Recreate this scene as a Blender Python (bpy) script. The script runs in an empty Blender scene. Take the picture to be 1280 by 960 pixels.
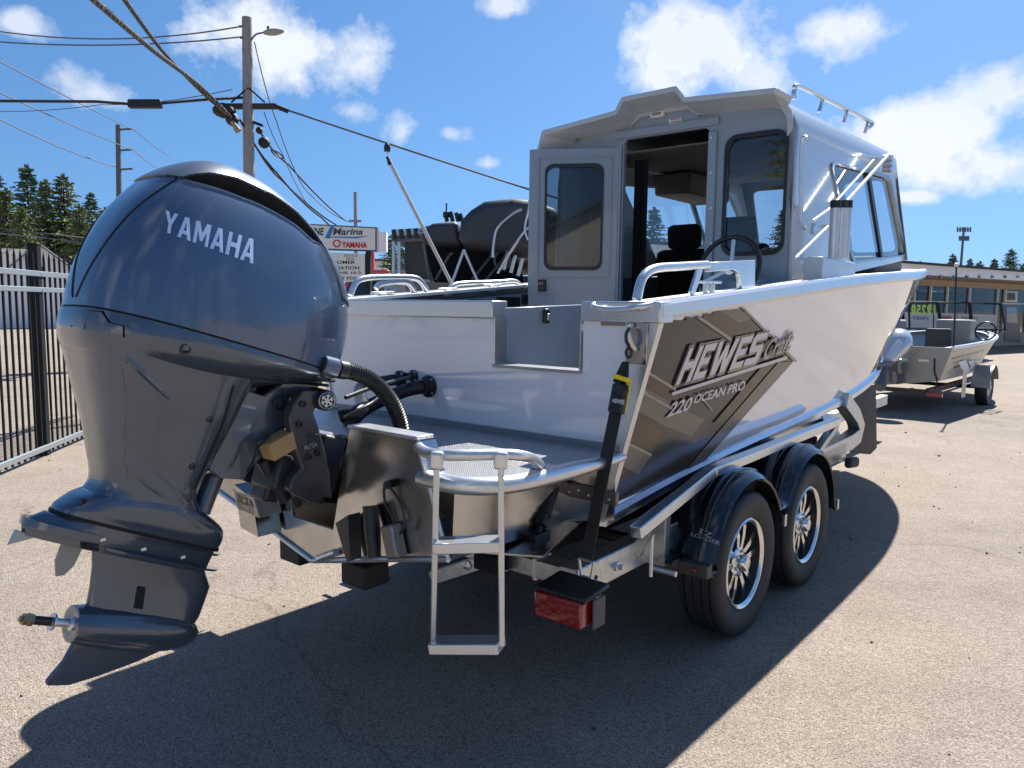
import bpy, bmesh, math, random
from math import sin, cos, tan, pi, radians, sqrt, atan2, hypot
from mathutils import Vector, Matrix
from mathutils.bvhtree import BVHTree
from mathutils.geometry import tessellate_polygon
random.seed(7)
S = bpy.context.scene
COL = S.collection
# ------------------------------------------------------------------ camera
FPX, PITCH, ROLL, EYE = 950.0, radians(5.9), radians(0.7), 1.5
cam = bpy.data.cameras.new("camera"); co = bpy.data.objects.new("camera", cam); COL.objects.link(co)
cam.sensor_width = 36.0; cam.lens = 36.0 * FPX / 1280.0; cam.clip_start = 0.05; cam.clip_end = 3000
cr, sr = cos(ROLL), sin(ROLL)
fwd = Vector((0, cos(PITCH), -sin(PITCH))); up0 = Vector((0, sin(PITCH), cos(PITCH))); rt0 = Vector((1, 0, 0))
rt = rt0 * cr + up0 * sr; up = up0 * cr - rt0 * sr
m = Matrix((rt, up, -fwd)).transposed().to_4x4(); m.translation = Vector((0, 0, EYE)); co.matrix_world = m
S.camera = co
S.render.resolution_x, S.render.resolution_y = 1280, 960
# ------------------------------------------------------------------ light
S.view_settings.view_transform = 'Standard'; S.view_settings.look = 'None'
S.view_settings.exposure = 1.03; S.view_settings.gamma = 1.0
SUN_AZ, SUN_EL = radians(31), radians(51)
tosun = Vector((sin(SUN_AZ) * cos(SUN_EL), cos(SUN_AZ) * cos(SUN_EL), sin(SUN_EL)))
sl = bpy.data.lights.new("sun", 'SUN'); sl.energy = 5.0; sl.angle = radians(0.55); sl.color = (1.0, 0.955, 0.88)
so = bpy.data.objects.new("sun", sl); COL.objects.link(so)
so.rotation_euler = tosun.to_track_quat('Z', 'Y').to_euler(); so.location = tosun * 60

def pixdir(px, py):
    X = (px - 640) / FPX; Y = -(py - 480) / FPX
    return (fwd + rt * X + up * Y).normalized()

W = bpy.data.worlds.new("World"); S.world = W; W.use_nodes = True
nt = W.node_tree; N = nt.nodes; L = nt.links; N.clear()
def nd(t, **k):
    n = N.new(t)
    for a, b in k.items(): setattr(n, a, b)
    return n
def mth(op, a, b=None, clamp=False):
    n = nd('ShaderNodeMath', operation=op); n.use_clamp = clamp
    for i, v in enumerate((a, b)):
        if v is None: continue
        if isinstance(v, (int, float)): n.inputs[i].default_value = v
        else: L.new(v, n.inputs[i])
    return n.outputs[0]
sky = nd('ShaderNodeTexSky', sky_type='NISHITA'); sky.sun_disc = False
sky.sun_elevation = SUN_EL; sky.sun_rotation = SUN_AZ; sky.altitude = 0; sky.air_density = 1.0; sky.dust_density = 0.25; sky.ozone_density = 2.2
bg = nd('ShaderNodeBackground'); bg.inputs[1].default_value = 0.072
tc = nd('ShaderNodeTexCoord')
nz = nd('ShaderNodeTexNoise'); nz.inputs['Scale'].default_value = 7; nz.inputs['Detail'].default_value = 9; nz.inputs['Roughness'].default_value = 0.62
L.new(tc.outputs['Generated'], nz.inputs['Vector'])
nz2 = nd('ShaderNodeTexNoise'); nz2.inputs['Scale'].default_value = 3.1; nz2.inputs['Detail'].default_value = 7; nz2.inputs['Roughness'].default_value = 0.6
L.new(tc.outputs['Generated'], nz2.inputs['Vector'])
noise = mth('SUBTRACT', mth('MULTIPLY', nz.outputs[0], 1.0), 0.5)
nwarp = mth('MULTIPLY', mth('SUBTRACT', nz2.outputs[0], 0.5), 1.0)
CL = [(375, 62, 112, 52, 1.0), (455, 84, 60, 34, .75), (885, 45, 88, 72, 1.0), (935, 90, 60, 30, .6), (1058, 30, 70, 34, .85), (1165, 172, 95, 46, 1.0),
      (1250, 205, 90, 36, 1.0), (1262, 118, 75, 36, .8), (1146, 247, 34, 11, .8), (565, 168, 46, 18, .5), (505, 165, 30, 34, .38), (610, 205, 30, 14, .38),
      (130, 118, 60, 26, .33), (640, 12, 46, 22, .55), (440, 140, 40, 24, .35), (15, 28, 40, 16, .42)]
tot = None
for (cx, cy, rx, ry, den) in CL:
    c = pixdir(cx, cy); r_ = Vector((c.y, -c.x, 0)).normalized(); q_ = r_.cross(c)
    def dotn(v):
        n = nd('ShaderNodeVectorMath', operation='DOT_PRODUCT'); L.new(tc.outputs['Generated'], n.inputs[0]); n.inputs[1].default_value = v; return n.outputs['Value']
    a = mth('MULTIPLY', dotn(r_), FPX / rx * .93); b = mth('MULTIPLY', dotn(q_), FPX / ry * .93)
    d = mth('SQRT', mth('ADD', mth('MULTIPLY', a, a), mth('MULTIPLY', b, b)))
    front = mth('GREATER_THAN', dotn(c), 0.0)
    v = mth('ADD', mth('SUBTRACT', 1.0, d), mth('ADD', mth('MULTIPLY', noise, 3.9), mth('MULTIPLY', nwarp, 1.1)))
    v = mth('MULTIPLY', mth('MULTIPLY', mth('MULTIPLY', mth('ADD', v, (den - 1) * .62 - .06), 1.7, True), .55 + .45 * den), front)
    tot = v if tot is None else mth('MAXIMUM', tot, v)
# the rest of the sky (behind the camera) carries broken cloud of the same kind
nb = nd('ShaderNodeTexNoise'); nb.inputs['Scale'].default_value = 2.4; nb.inputs['Detail'].default_value = 8; nb.inputs['Roughness'].default_value = .6
L.new(tc.outputs['Generated'], nb.inputs['Vector'])
sx = nd('ShaderNodeSeparateXYZ'); L.new(tc.outputs['Generated'], sx.inputs[0])
back = mth('MULTIPLY', mth('SUBTRACT', 0.25, sx.outputs['Y'], False), 2.2, True)
gen = mth('MULTIPLY', mth('MULTIPLY', mth('SUBTRACT', nb.outputs[0], .54), 6.0, True), back)
tot = mth('MAXIMUM', tot, mth('MULTIPLY', gen, .8))
ccol = nd('ShaderNodeMixRGB'); ccol.inputs[1].default_value = (4.9, 5.6, 6.6, 1); ccol.inputs[2].default_value = (7.3, 7.4, 7.6, 1)
L.new(mth('MULTIPLY', nz2.outputs[0], 1.0, True), ccol.inputs[0])
mix = nd('ShaderNodeMixRGB'); L.new(tot, mix.inputs[0]); L.new(ccol.outputs[0], mix.inputs[2])
hs = nd('ShaderNodeHueSaturation'); hs.inputs['Saturation'].default_value = 1.25; hs.inputs['Value'].default_value = 1.0
# the lowest degrees take the colour of the air a little higher up, as on this clear coastal noon
sv = nd('ShaderNodeSeparateXYZ'); L.new(tc.outputs['Generated'], sv.inputs[0]); cvn = nd('ShaderNodeCombineXYZ')
L.new(sv.outputs[0], cvn.inputs[0]); L.new(sv.outputs[1], cvn.inputs[1]); L.new(mth('ADD', mth('MULTIPLY', mth('MAXIMUM', sv.outputs[2], 0.0), .80), .20), cvn.inputs[2])
nv = nd('ShaderNodeVectorMath', operation='NORMALIZE'); L.new(cvn.outputs[0], nv.inputs[0]); L.new(nv.outputs[0], sky.inputs[0])
L.new(sky.outputs[0], hs.inputs['Color']); L.new(hs.outputs[0], mix.inputs[1])
L.new(mix.outputs[0], bg.inputs[0]); wo = nd('ShaderNodeOutputWorld'); L.new(bg.outputs[0], wo.inputs[0])

# ------------------------------------------------------------------ frames: a pixel of the photograph met with a real plane
class Frame:
    def __init__(s, o, yaw):
        s.o = Vector(o); s.u = Vector((sin(yaw), cos(yaw), 0)); s.v = Vector((-cos(yaw), sin(yaw), 0))
        s.rz = pi / 2 - yaw
    def toloc(s, P):
        d = P - s.o; return Vector((d.dot(s.u), d.dot(s.v), P.z))
    def world(s, l): return s.o + s.u * l[0] + s.v * l[1] + Vector((0, 0, l[2]))
    def ray(s, px, py):
        d = pixdir(px, py); return s.toloc(Vector((0, 0, EYE))), Vector((d.dot(s.u), d.dot(s.v), d.z))
    def X(s, px, py, x):
        o, d = s.ray(px, py); return o + d * ((x - o.x) / d.x)
    def Y(s, px, py, y):
        o, d = s.ray(px, py); return o + d * ((y - o.y) / d.y)
    def Z(s, px, py, z):
        o, d = s.ray(px, py); return o + d * ((z - o.z) / d.z)
    def P(s, px, py, p0, n):
        o, d = s.ray(px, py); n = Vector(n); return o + d * ((Vector(p0) - o).dot(n) / d.dot(n))
    def hit(s, px, py, bvh, off=0.0):
        o, d = s.ray(px, py); loc, no, i, t = bvh.ray_cast(o, d)
        if loc is None: return None
        if no.dot(d) > 0: no = -no
        return loc + no * off
WF = Frame((0, 0, 0), pi / 2)
YAW = radians(39.5)
_u = Vector((sin(YAW), cos(YAW), 0)); _v = Vector((-cos(YAW), sin(YAW), 0))
BF = Frame(_u * 2.07 + _v * 2.28, YAW)

# ------------------------------------------------------------------ materials
MATS = {}
def mat(name, col, rough=.5, metal=0., coat=0., bump=0., bscale=40, var=0., vscale=6, spec=.5, stretch=None, alpha=None, cr_=.05):
    if name in MATS: return MATS[name]
    M_ = bpy.data.materials.new(name); M_.use_nodes = True; t = M_.node_tree; p = t.nodes['Principled BSDF']
    p.inputs['Base Color'].default_value = (*col, 1); p.inputs['Roughness'].default_value = rough; p.inputs['Metallic'].default_value = metal
    p.inputs['Coat Weight'].default_value = coat; p.inputs['Coat Roughness'].default_value = cr_; p.inputs['Specular IOR Level'].default_value = spec
    tcn = t.nodes.new('ShaderNodeTexCoord'); vec = tcn.outputs['Object']
    if stretch:
        mp = t.nodes.new('ShaderNodeMapping'); mp.inputs['Scale'].default_value = stretch; t.links.new(vec, mp.inputs[0]); vec = mp.outputs[0]
    if var:
        n = t.nodes.new('ShaderNodeTexNoise'); n.inputs['Scale'].default_value = vscale; n.inputs['Detail'].default_value = 6; n.inputs['Roughness'].default_value = .65
        t.links.new(vec, n.inputs[0])
        r = t.nodes.new('ShaderNodeValToRGB'); r.color_ramp.elements[0].position = .3; r.color_ramp.elements[1].position = .7
        r.color_ramp.elements[0].color = (*[max(0, c * (1 - var)) for c in col], 1); r.color_ramp.elements[1].color = (*[min(1, c * (1 + var)) for c in col], 1)
        t.links.new(n.outputs[0], r.inputs[0]); t.links.new(r.outputs[0], p.inputs['Base Color'])
        mr = t.nodes.new('ShaderNodeMapRange'); mr.inputs[3].default_value = rough * (1 - var * .8); mr.inputs[4].default_value = min(1, rough * (1 + var * .8))
        t.links.new(n.outputs[0], mr.inputs[0]); t.links.new(mr.outputs[0], p.inputs['Roughness'])
    if bump:
        n = t.nodes.new('ShaderNodeTexNoise'); n.inputs['Scale'].default_value = bscale; n.inputs['Detail'].default_value = 4
        t.links.new(vec, n.inputs[0]); b = t.nodes.new('ShaderNodeBump'); b.inputs['Strength'].default_value = bump; b.inputs['Distance'].default_value = .01
        t.links.new(n.outputs[0], b.inputs['Height']); t.links.new(b.outputs[0], p.inputs['Normal'])
    MATS[name] = M_; return M_
white = mat('white_gelcoat_paint', (.74, .77, .85), .08, coat=1.0, bump=.03, bscale=2.2, spec=.8, cr_=.02)
alu = mat('bare_aluminium', (.56, .56, .56), .27, metal=1, var=.16, vscale=5, bump=.10, bscale=16)
alud = mat('mill_finish_plate', (.47, .46, .45), .20, metal=1, var=.25, vscale=3.5, bump=.16, bscale=5)
alub = mat('brushed_tube', (.68, .69, .70), .34, metal=.85, var=.08, bump=.05, bscale=60)
alup = mat('silver_powder_coat', (.62, .65, .68), .26, metal=.75, coat=.2, var=.04)
galv = mat('galvanised_steel', (.55, .58, .60), .36, metal=1, var=.20, vscale=30)
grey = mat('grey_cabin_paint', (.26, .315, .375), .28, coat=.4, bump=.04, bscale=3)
liner = mat('interior_grey', (.10, .105, .11), .7)
headl = mat('headliner_cloth', (.12, .11, .10), .9, bump=.3, bscale=200)
black = mat('black_plastic', (.012, .013, .015), .38, bump=.1, bscale=120)
blackm = mat('black_matte', (.010, .011, .013), .65, bump=.2, bscale=150)
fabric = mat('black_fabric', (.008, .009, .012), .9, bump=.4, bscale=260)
rubber = mat('tyre_rubber', (.020, .021, .023), .62, var=.15, vscale=14, bump=.15, bscale=90)
fend = mat('glossy_black_fender', (.006, .007, .010), .16, coat=.5, bump=.03, bscale=6)
motor = mat('blue_grey_marine_paint', (.082, .106, .144), .27, metal=.45, coat=1.0, var=.03, vscale=3, bump=.02, bscale=3)
motor2 = mat('cowl_panel_gloss_paint', (.082, .124, .200), .25, metal=.45, coat=1.0, bump=.02, bscale=2)
motord = mat('dark_engine_casting', (.022, .026, .034), .42, bump=.15, bscale=60)
seam = mat('seam_gasket', (.003, .003, .004), .7)
letter = mat('silver_blue_lettering', (.58, .72, .95), .30, metal=.2)
red = mat('red_lens', (.22, .004, .007), .15, coat=1, bump=.5, bscale=45)
orange = mat('orange_reflector', (.75, .10, .02), .3)
yellow = mat('yellow_webbing', (.80, .62, .02), .6)
card = mat('cardboard_block', (.46, .29, .12), .8, var=.1)
wood = mat('weathered_pole_wood', (.30, .285, .27), .85, var=.3, vscale=8, bump=.6, bscale=14, stretch=(6, 6, .5))
dk_taupe = mat('decal_taupe', (.050, .046, .041), .16, coat=.0, spec=.30)
md_taupe = mat('decal_mid_taupe', (.150, .130, .108), .16, coat=.0, spec=.30)
lt_taupe = mat('decal_light_taupe', (.32, .295, .26), .16, coat=.0, spec=.3)
br_taupe = mat('decal_brown', (.080, .050, .025), .16, coat=.0, spec=.30)
dec_blk = mat('decal_black', (.012, .012, .014), .15, coat=.7)
dec_lt = mat('decal_silver', (.52, .54, .58), .25, coat=.5)
dec_gr = mat('decal_grey', (.27, .26, .25), .25, coat=.5)
paper = mat('white_label', (.78, .78, .76), .6)
offw = mat('off_white_panel', (.80, .78, .70), .5)
paintw = mat('white_building_paint', (.84, .85, .86), .7, var=.05)
tan_ = mat('tan_stucco', (.50, .41, .29), .8, var=.06)
roofg = mat('grey_shingle', (.11, .108, .105), .9, var=.25, vscale=30)
sgred = mat('sign_red', (.62, .02, .03), .5)
sgblue = mat('sign_blue', (.03, .22, .55), .5)
ygreen = mat('price_paint_yellow_green', (.62, .85, .06), .5)
wirem = mat('cable_black', (.012, .012, .014), .6)
wireg = mat('cable_grey', (.10, .11, .12), .6)
fencm = mat('black_fence_steel', (.010, .011, .014), .55, spec=.25)
fenr = mat('galvanised_fence_rail', (.30, .34, .38), .5, metal=.5)
plantm = mat('blue_door_paint', (.03, .16, .42), .5)
canvas = mat('charcoal_canvas', (.036, .044, .058), .5, bump=.8, bscale=3)
bgalv = mat('bright_bunk_rail', (.62, .68, .76), .22, metal=1, var=.06, vscale=12)
bark = mat('conifer_bark', (.07, .05, .04), .95)
def leafmat(name, a, b):
    M_ = bpy.data.materials.new(name); M_.use_nodes = True; t = M_.node_tree; p = t.nodes['Principled BSDF']; p.inputs['Roughness'].default_value = .75
    g = t.nodes.new('ShaderNodeTexNoise'); g.inputs['Scale'].default_value = .8; g.inputs['Detail'].default_value = 8
    tcn = t.nodes.new('ShaderNodeTexCoord'); t.links.new(tcn.outputs['Object'], g.inputs[0])
    r = t.nodes.new('ShaderNodeValToRGB'); r.color_ramp.elements[0].position = .35; r.color_ramp.elements[1].position = .68
    r.color_ramp.elements[0].color = (*a, 1); r.color_ramp.elements[1].color = (*b, 1); t.links.new(g.outputs[0], r.inputs[0]); t.links.new(r.outputs[0], p.inputs['Base Color']); return M_
leaf1 = leafmat('spruce_needles', (.085, .120, .048), (.24, .26, .085))
leaf2 = leafmat('blue_spruce_needles', (.065, .115, .072), (.16, .22, .13))
def glassmat(name, tint, refl=1.0, dens=.5, ior=1.5):
    M_ = bpy.data.materials.new(name); M_.use_nodes = True; t = M_.node_tree; t.nodes.clear()
    o = t.nodes.new('ShaderNodeOutputMaterial'); tr = t.nodes.new('ShaderNodeBsdfTransparent'); gl = t.nodes.new('ShaderNodeBsdfGlossy')
    tr.inputs[0].default_value = (*[dens * c for c in tint], 1); gl.inputs['Roughness'].default_value = .02; gl.inputs[0].default_value = (refl, refl, refl, 1)
    f = t.nodes.new('ShaderNodeFresnel'); ge = t.nodes.new('ShaderNodeNewGeometry'); mr = t.nodes.new('ShaderNodeMapRange')
    mr.inputs[3].default_value = ior; mr.inputs[4].default_value = 1 / ior; t.links.new(ge.outputs['Backfacing'], mr.inputs[0]); t.links.new(mr.outputs[0], f.inputs[0]); mx = t.nodes.new('ShaderNodeMixShader')
    t.links.new(f.outputs[0], mx.inputs[0]); t.links.new(tr.outputs[0], mx.inputs[1]); t.links.new(gl.outputs[0], mx.inputs[2]); t.links.new(mx.outputs[0], o.inputs[0]); return M_
glass = glassmat('tinted_window_glass', (.92, .97, 1), 1, .72, 1.75)
glassd = glassmat('dark_window_glass', (.7, .8, .85), 1, .30, 1.5)
glasss = glassmat('shop_window_glass', (.85, .85, .8), 1, .6, 1.3)
glassc = glassmat('clear_windscreen', (.95, .98, 1), 1, .88, 1.45)
# diamond tread plate: bumped relief, with recesses also shaded darker in the base colour
tread = mat('diamond_tread_plate', (.56, .57, .58), .36, metal=.65)
def tread_nodes():
    t = tread.node_tree; p = t.nodes['Principled BSDF']; tcn = t.nodes.new('ShaderNodeTexCoord')
    hs_ = []
    for ang in (radians(45), radians(-45)):
        mp = t.nodes.new('ShaderNodeMapping'); mp.inputs['Rotation'].default_value = (0, 0, ang); mp.inputs['Scale'].default_value = (17, 17, 17)
        t.links.new(tcn.outputs['Object'], mp.inputs[0])
        b = t.nodes.new('ShaderNodeTexBrick'); b.offset = .5; b.inputs['Color1'].default_value = (1, 1, 1, 1); b.inputs['Color2'].default_value = (1, 1, 1, 1); b.inputs['Mortar'].default_value = (0, 0, 0, 1)
        b.inputs['Brick Width'].default_value = 1.1; b.inputs['Row Height'].default_value = .55; b.inputs['Mortar Size'].default_value = .13; b.inputs['Mortar Smooth'].default_value = .6
        t.links.new(mp.outputs[0], b.inputs[0]); hs_.append(b.outputs[0])
    mm = t.nodes.new('ShaderNodeMath'); mm.operation = 'MULTIPLY'; t.links.new(hs_[0], mm.inputs[0]); t.links.new(hs_[1], mm.inputs[1])
    bp = t.nodes.new('ShaderNodeBump'); bp.inputs['Strength'].default_value = .9; bp.inputs['Distance'].default_value = .012
    cr2 = t.nodes.new('ShaderNodeValToRGB'); cr2.color_ramp.elements[0].color = (.30, .31, .32, 1); cr2.color_ramp.elements[1].color = (.66, .67, .68, 1); t.links.new(mm.outputs[0], cr2.inputs[0]); t.links.new(cr2.outputs[0], p.inputs['Base Color'])
    t.links.new(mm.outputs[0], bp.inputs['Height']); t.links.new(bp.outputs[0], p.inputs['Normal'])
tread_nodes()
def ground_mat():
    M_ = bpy.data.materials.new('sun_bleached_asphalt'); M_.use_nodes = True; t = M_.node_tree; p = t.nodes['Principled BSDF']
    tcn = t.nodes.new('ShaderNodeTexCoord'); V = tcn.outputs['Object']
    def nz_(sc, det, ro=.6):
        n = t.nodes.new('ShaderNodeTexNoise'); n.inputs['Scale'].default_value = sc; n.inputs['Detail'].default_value = det; n.inputs['Roughness'].default_value = ro; t.links.new(V, n.inputs[0]); return n.outputs[0]
    def ramp(f, stops):
        r = t.nodes.new('ShaderNodeValToRGB'); e = r.color_ramp.elements
        while len(e) < len(stops): e.new(.5)
        for i, (q, c) in enumerate(stops): e[i].position = q; e[i].color = (*c, 1)
        t.links.new(f, r.inputs[0]); return r.outputs[0]
    def mul(a, b, f=1.0, bt='MULTIPLY'):
        x = t.nodes.new('ShaderNodeMixRGB'); x.blend_type = bt; x.inputs[0].default_value = f; t.links.new(a, x.inputs[1]); t.links.new(b, x.inputs[2]); return x.outputs[0]
    vo = t.nodes.new('ShaderNodeTexVoronoi'); vo.inputs['Scale'].default_value = 165; t.links.new(V, vo.inputs[0])
    sp = t.nodes.new('ShaderNodeSeparateXYZ'); t.links.new(vo.outputs['Color'], sp.inputs[0])
    stone = ramp(sp.outputs[0], [(0, (.250, .208, .172)), (.45, (.325, .275, .230)), (.8, (.375, .322, .272)), (1, (.46, .405, .35))])
    gaps = ramp(vo.outputs['Distance'], [(0, (1, 1, 1)), (.55, (.9, .9, .9)), (.8, (.55, .53, .5))])
    c = mul(stone, gaps)
    c = mul(c, ramp(nz_(.35, 5), [(.3, (.86, .86, .87)), (.7, (1.08, 1.06, 1.03))]))
    c = mul(c, ramp(nz_(2.3, 6, .7), [(.3, (.86, .85, .85)), (.65, (1.05, 1.05, 1.05))]))
    # faint tyre-polished bands and small cracks
    wv = t.nodes.new('ShaderNodeTexWave'); wv.bands_direction = 'Y'; wv.inputs['Scale'].default_value = .22; wv.inputs['Distortion'].default_value = 7; wv.inputs['Detail'].default_value = 4; wv.inputs['Detail Scale'].default_value = .6
    mp = t.nodes.new('ShaderNodeMapping'); mp.inputs['Rotation'].default_value = (0, 0, .15); t.links.new(V, mp.inputs[0]); t.links.new(mp.outputs[0], wv.inputs[0])
    c = mul(c, ramp(wv.outputs['Fac'], [(0, (.93, .925, .92)), (.35, (1, 1, 1))]), .6)
    # a few hairline cracks and old drips
    wn = t.nodes.new('ShaderNodeTexNoise'); wn.inputs['Scale'].default_value = 1.5; wn.inputs['Detail'].default_value = 5; t.links.new(V, wn.inputs[0])
    va = t.nodes.new('ShaderNodeVectorMath'); va.operation = 'ADD'; t.links.new(V, va.inputs[0]); vs_ = t.nodes.new('ShaderNodeVectorMath'); vs_.operation = 'SCALE'; vs_.inputs['Scale'].default_value = .9; t.links.new(wn.outputs['Color'], vs_.inputs[0]); t.links.new(vs_.outputs[0], va.inputs[1])
    v3 = t.nodes.new('ShaderNodeTexVoronoi'); v3.feature = 'DISTANCE_TO_EDGE'; v3.inputs['Scale'].default_value = .30; t.links.new(va.outputs[0], v3.inputs[0])
    c = mul(c, ramp(v3.outputs['Distance'], [(0, (.62, .60, .58)), (.0022, (.78, .77, .76)), (.0045, (1, 1, 1))]), .75)
    c = mul(c, ramp(nz_(.9, 3, .5), [(.22, (.80, .79, .78)), (.34, (1, 1, 1))]), .8)
    t.links.new(c, p.inputs['Base Color']); p.inputs['Roughness'].default_value = .85; p.inputs['Specular IOR Level'].default_value = .25
    b = t.nodes.new('ShaderNodeBump'); b.inputs['Strength'].default_value = .75; b.inputs['Distance'].default_value = .006
    b2 = t.nodes.new('ShaderNodeBump'); b2.inputs['Strength'].default_value = .5; b2.inputs['Distance'].default_value = .02
    t.links.new(nz_(14, 5), b2.inputs['Height']); t.links.new(vo.outputs['Distance'], b.inputs['Height']); b.invert = True
    t.links.new(b2.outputs[0], b.inputs['Normal']); t.links.new(b.outputs[0], p.inputs['Normal']); return M_
gmat = ground_mat()

# ------------------------------------------------------------------ mesh builder
OFF = {}
def setp(o, label=None, cat=None, group=None, kind=None):
    if label: o['label'] = label
    if cat: o['category'] = cat
    if group: o['group'] = group
    if kind: o['kind'] = kind
    return o
def place(o, frame, base):
    o.location = frame.world(base); o.rotation_euler = (0, 0, frame.rz); OFF[o.name] = Vector(base)
def thing(name, label, cat, frame, base, group=None):
    o = bpy.data.objects.new(name, None); COL.objects.link(o); o.empty_display_size = .2
    place(o, frame, base); return setp(o, label, cat, group)
def perp(d):
    a = Vector((0, 0, 1)) if abs(d.z) < .9 else Vector((1, 0, 0))
    x = d.cross(a).normalized(); return x, d.cross(x).normalized()
class MB:
    def __init__(s): s.v = []; s.f = []; s.mi = []; s.cur = 0
    def add(s, vs, fs):
        b = len(s.v); s.v += [Vector(v) for v in vs]; s.f += [tuple(i + b for i in f) for f in fs]; s.mi += [s.cur] * len(fs); return s
    def box(s, c, d, R=None):
        c = Vector(c); vs = []
        for i in range(8):
            q = Vector(((i & 1) - .5, ((i >> 1) & 1) - .5, ((i >> 2) & 1) - .5)); q = Vector((q.x * d[0], q.y * d[1], q.z * d[2]))
            if R is not None: q = R @ q
            vs.append(c + q)
        return s.add(vs, [(0, 2, 3, 1), (4, 5, 7, 6), (0, 1, 5, 4), (2, 6, 7, 3), (0, 4, 6, 2), (1, 3, 7, 5)])
    def bar(s, a, b, w, h, upv=(0, 0, 1)):
        a = Vector(a); b = Vector(b); d = (b - a); n = d.normalized(); sd = n.cross(Vector(upv)).normalized(); u_ = sd.cross(n)
        vs = []
        for p in (a, b):
            for x, y in ((-1, -1), (1, -1), (1, 1), (-1, 1)): vs.append(p + sd * (x * w / 2) + u_ * (y * h / 2))
        return s.add(vs, [(0, 1, 2, 3), (7, 6, 5, 4), (0, 4, 5, 1), (1, 5, 6, 2), (2, 6, 7, 3), (3, 7, 4, 0)])
    def tube(s, pts, r, n=10, cap=True, closed=False):
        pts = [Vector(p) for p in pts]; k = len(pts); rs = r if isinstance(r, (list, tuple)) else [r] * k
        rings = []; x = None
        for i, p in enumerate(pts):
            d = (pts[(i + 1) % k] - pts[i - 1]) if closed else (pts[min(i + 1, k - 1)] - pts[max(i - 1, 0)])
            d.normalize()
            if x is None: x, y = perp(d)
            else:
                x = (x - d * x.dot(d)); x.normalize(); y = d.cross(x)
            rings.append([p + (x * cos(2 * pi * j / n) + y * sin(2 * pi * j / n)) * rs[i] for j in range(n)])
        return s.loft(rings, cap and not closed, closed)
    def loft(s, rings, cap=True, closed=False):
        n = len(rings[0]); vs = [p for r in rings for p in r]; fs = []
        K = len(rings)
        for i in range(K if closed else K - 1):
            a, b = i * n, ((i + 1) % K) * n
            for j in range(n): fs.append((a + j, a + (j + 1) % n, b + (j + 1) % n, b + j))
        if cap: fs.append(tuple(range(n))[::-1]); fs.append(tuple(range((K - 1) * n, K * n)))
        return s.add(vs, fs)
    def lathe(s, prof, o, ax, n=24, cap=False):
        o = Vector(o); ax = Vector(ax).normalized(); x, y = perp(ax)
        rings = [[o + ax * h + (x * cos(2 * pi * j / n) + y * sin(2 * pi * j / n)) * max(r, 1e-4) for j in range(n)] for r, h in prof]
        return s.loft(rings, cap)
    def grid(s, f, nu, nv):
        vs = [f(i / nu, j / nv) for i in range(nu + 1) for j in range(nv + 1)]
        return s.add(vs, [(i * (nv + 1) + j, (i + 1) * (nv + 1) + j, (i + 1) * (nv + 1) + j + 1, i * (nv + 1) + j + 1) for i in range(nu) for j in range(nv)])
    def plate(s, outer, holes, th, mp):
        """outer / holes: 2-D loops; mp(a,b,c)->xyz with c through the thickness 0..th"""
        loops = [outer] + list(holes); tri = tessellate_polygon([[Vector((p[0], p[1], 0)) for p in l] for l in loops])
        flat = [p for l in loops for p in l]; n = len(flat)
        vs = [mp(p[0], p[1], 0) for p in flat] + [mp(p[0], p[1], th) for p in flat]
        fs = [tuple(t) for t in tri] + [tuple(i + n for i in reversed(t)) for t in tri]; b = 0
        for l in loops:
            k = len(l)
            for i in range(k): fs.append((b + i, b + (i + 1) % k, n + b + (i + 1) % k, n + b + i))
            b += k
        return s.add(vs, fs)
    def build(s, name, mt, parent=None, frame=None, base=None, bevel=0, smooth=38, label=None, cat=None, group=None, kind=None, seg=2, sub=0, recalc=True):
        me = bpy.data.meshes.new(name)
        off = OFF[parent.name] if parent is not None else Vector(base or (0, 0, 0))
        me.from_pydata([tuple(v - off) for v in s.v], [], s.f)
        mts = mt if isinstance(mt, (list, tuple)) else [mt]
        for q in mts: me.materials.append(q)
        if len(mts) > 1:
            for p, i in zip(me.polygons, s.mi): p.material_index = i
        bm = bmesh.new(); bm.from_mesh(me)
        if recalc:
            bmesh.ops.remove_doubles(bm, verts=bm.verts, dist=1e-5); bmesh.ops.recalc_face_normals(bm, faces=bm.faces)
        bm.to_mesh(me); bm.free()
        for p in me.polygons: p.use_smooth = bool(smooth)
        if smooth: me.set_sharp_from_angle(angle=radians(smooth))
        o = bpy.data.objects.new(name, me); COL.objects.link(o)
        if parent is not None: o.parent = parent; OFF[o.name] = OFF[parent.name]
        else: place(o, frame or WF, base or (0, 0, 0))
        if bevel:
            b = o.modifiers.new('bevel', 'BEVEL'); b.width = bevel; b.segments = seg; b.limit_method = 'ANGLE'; b.angle_limit = radians(35); b.harden_normals = False
        if sub:
            b = o.modifiers.new('sub', 'SUBSURF'); b.levels = sub; b.render_levels = sub
        return setp(o, label, cat, group, kind)
def cpy(o, parent=None):
    c = o.copy(); COL.objects.link(c); c.parent = parent; OFF[c.name] = OFF.get(o.name, Vector())
    for ch in list(o.children):
        d = cpy(ch, c)
    return c
def rrect(x0, y0, x1, y1, r, n=5):
    P = []
    for cx, cy, a in ((x1 - r, y1 - r, 0), (x0 + r, y1 - r, 90), (x0 + r, y0 + r, 180), (x1 - r, y0 + r, 270)):
        for i in range(n + 1):
            t = radians(a + 90 * i / n); P.append((cx + r * cos(t), cy + r * sin(t)))
    return P
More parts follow.
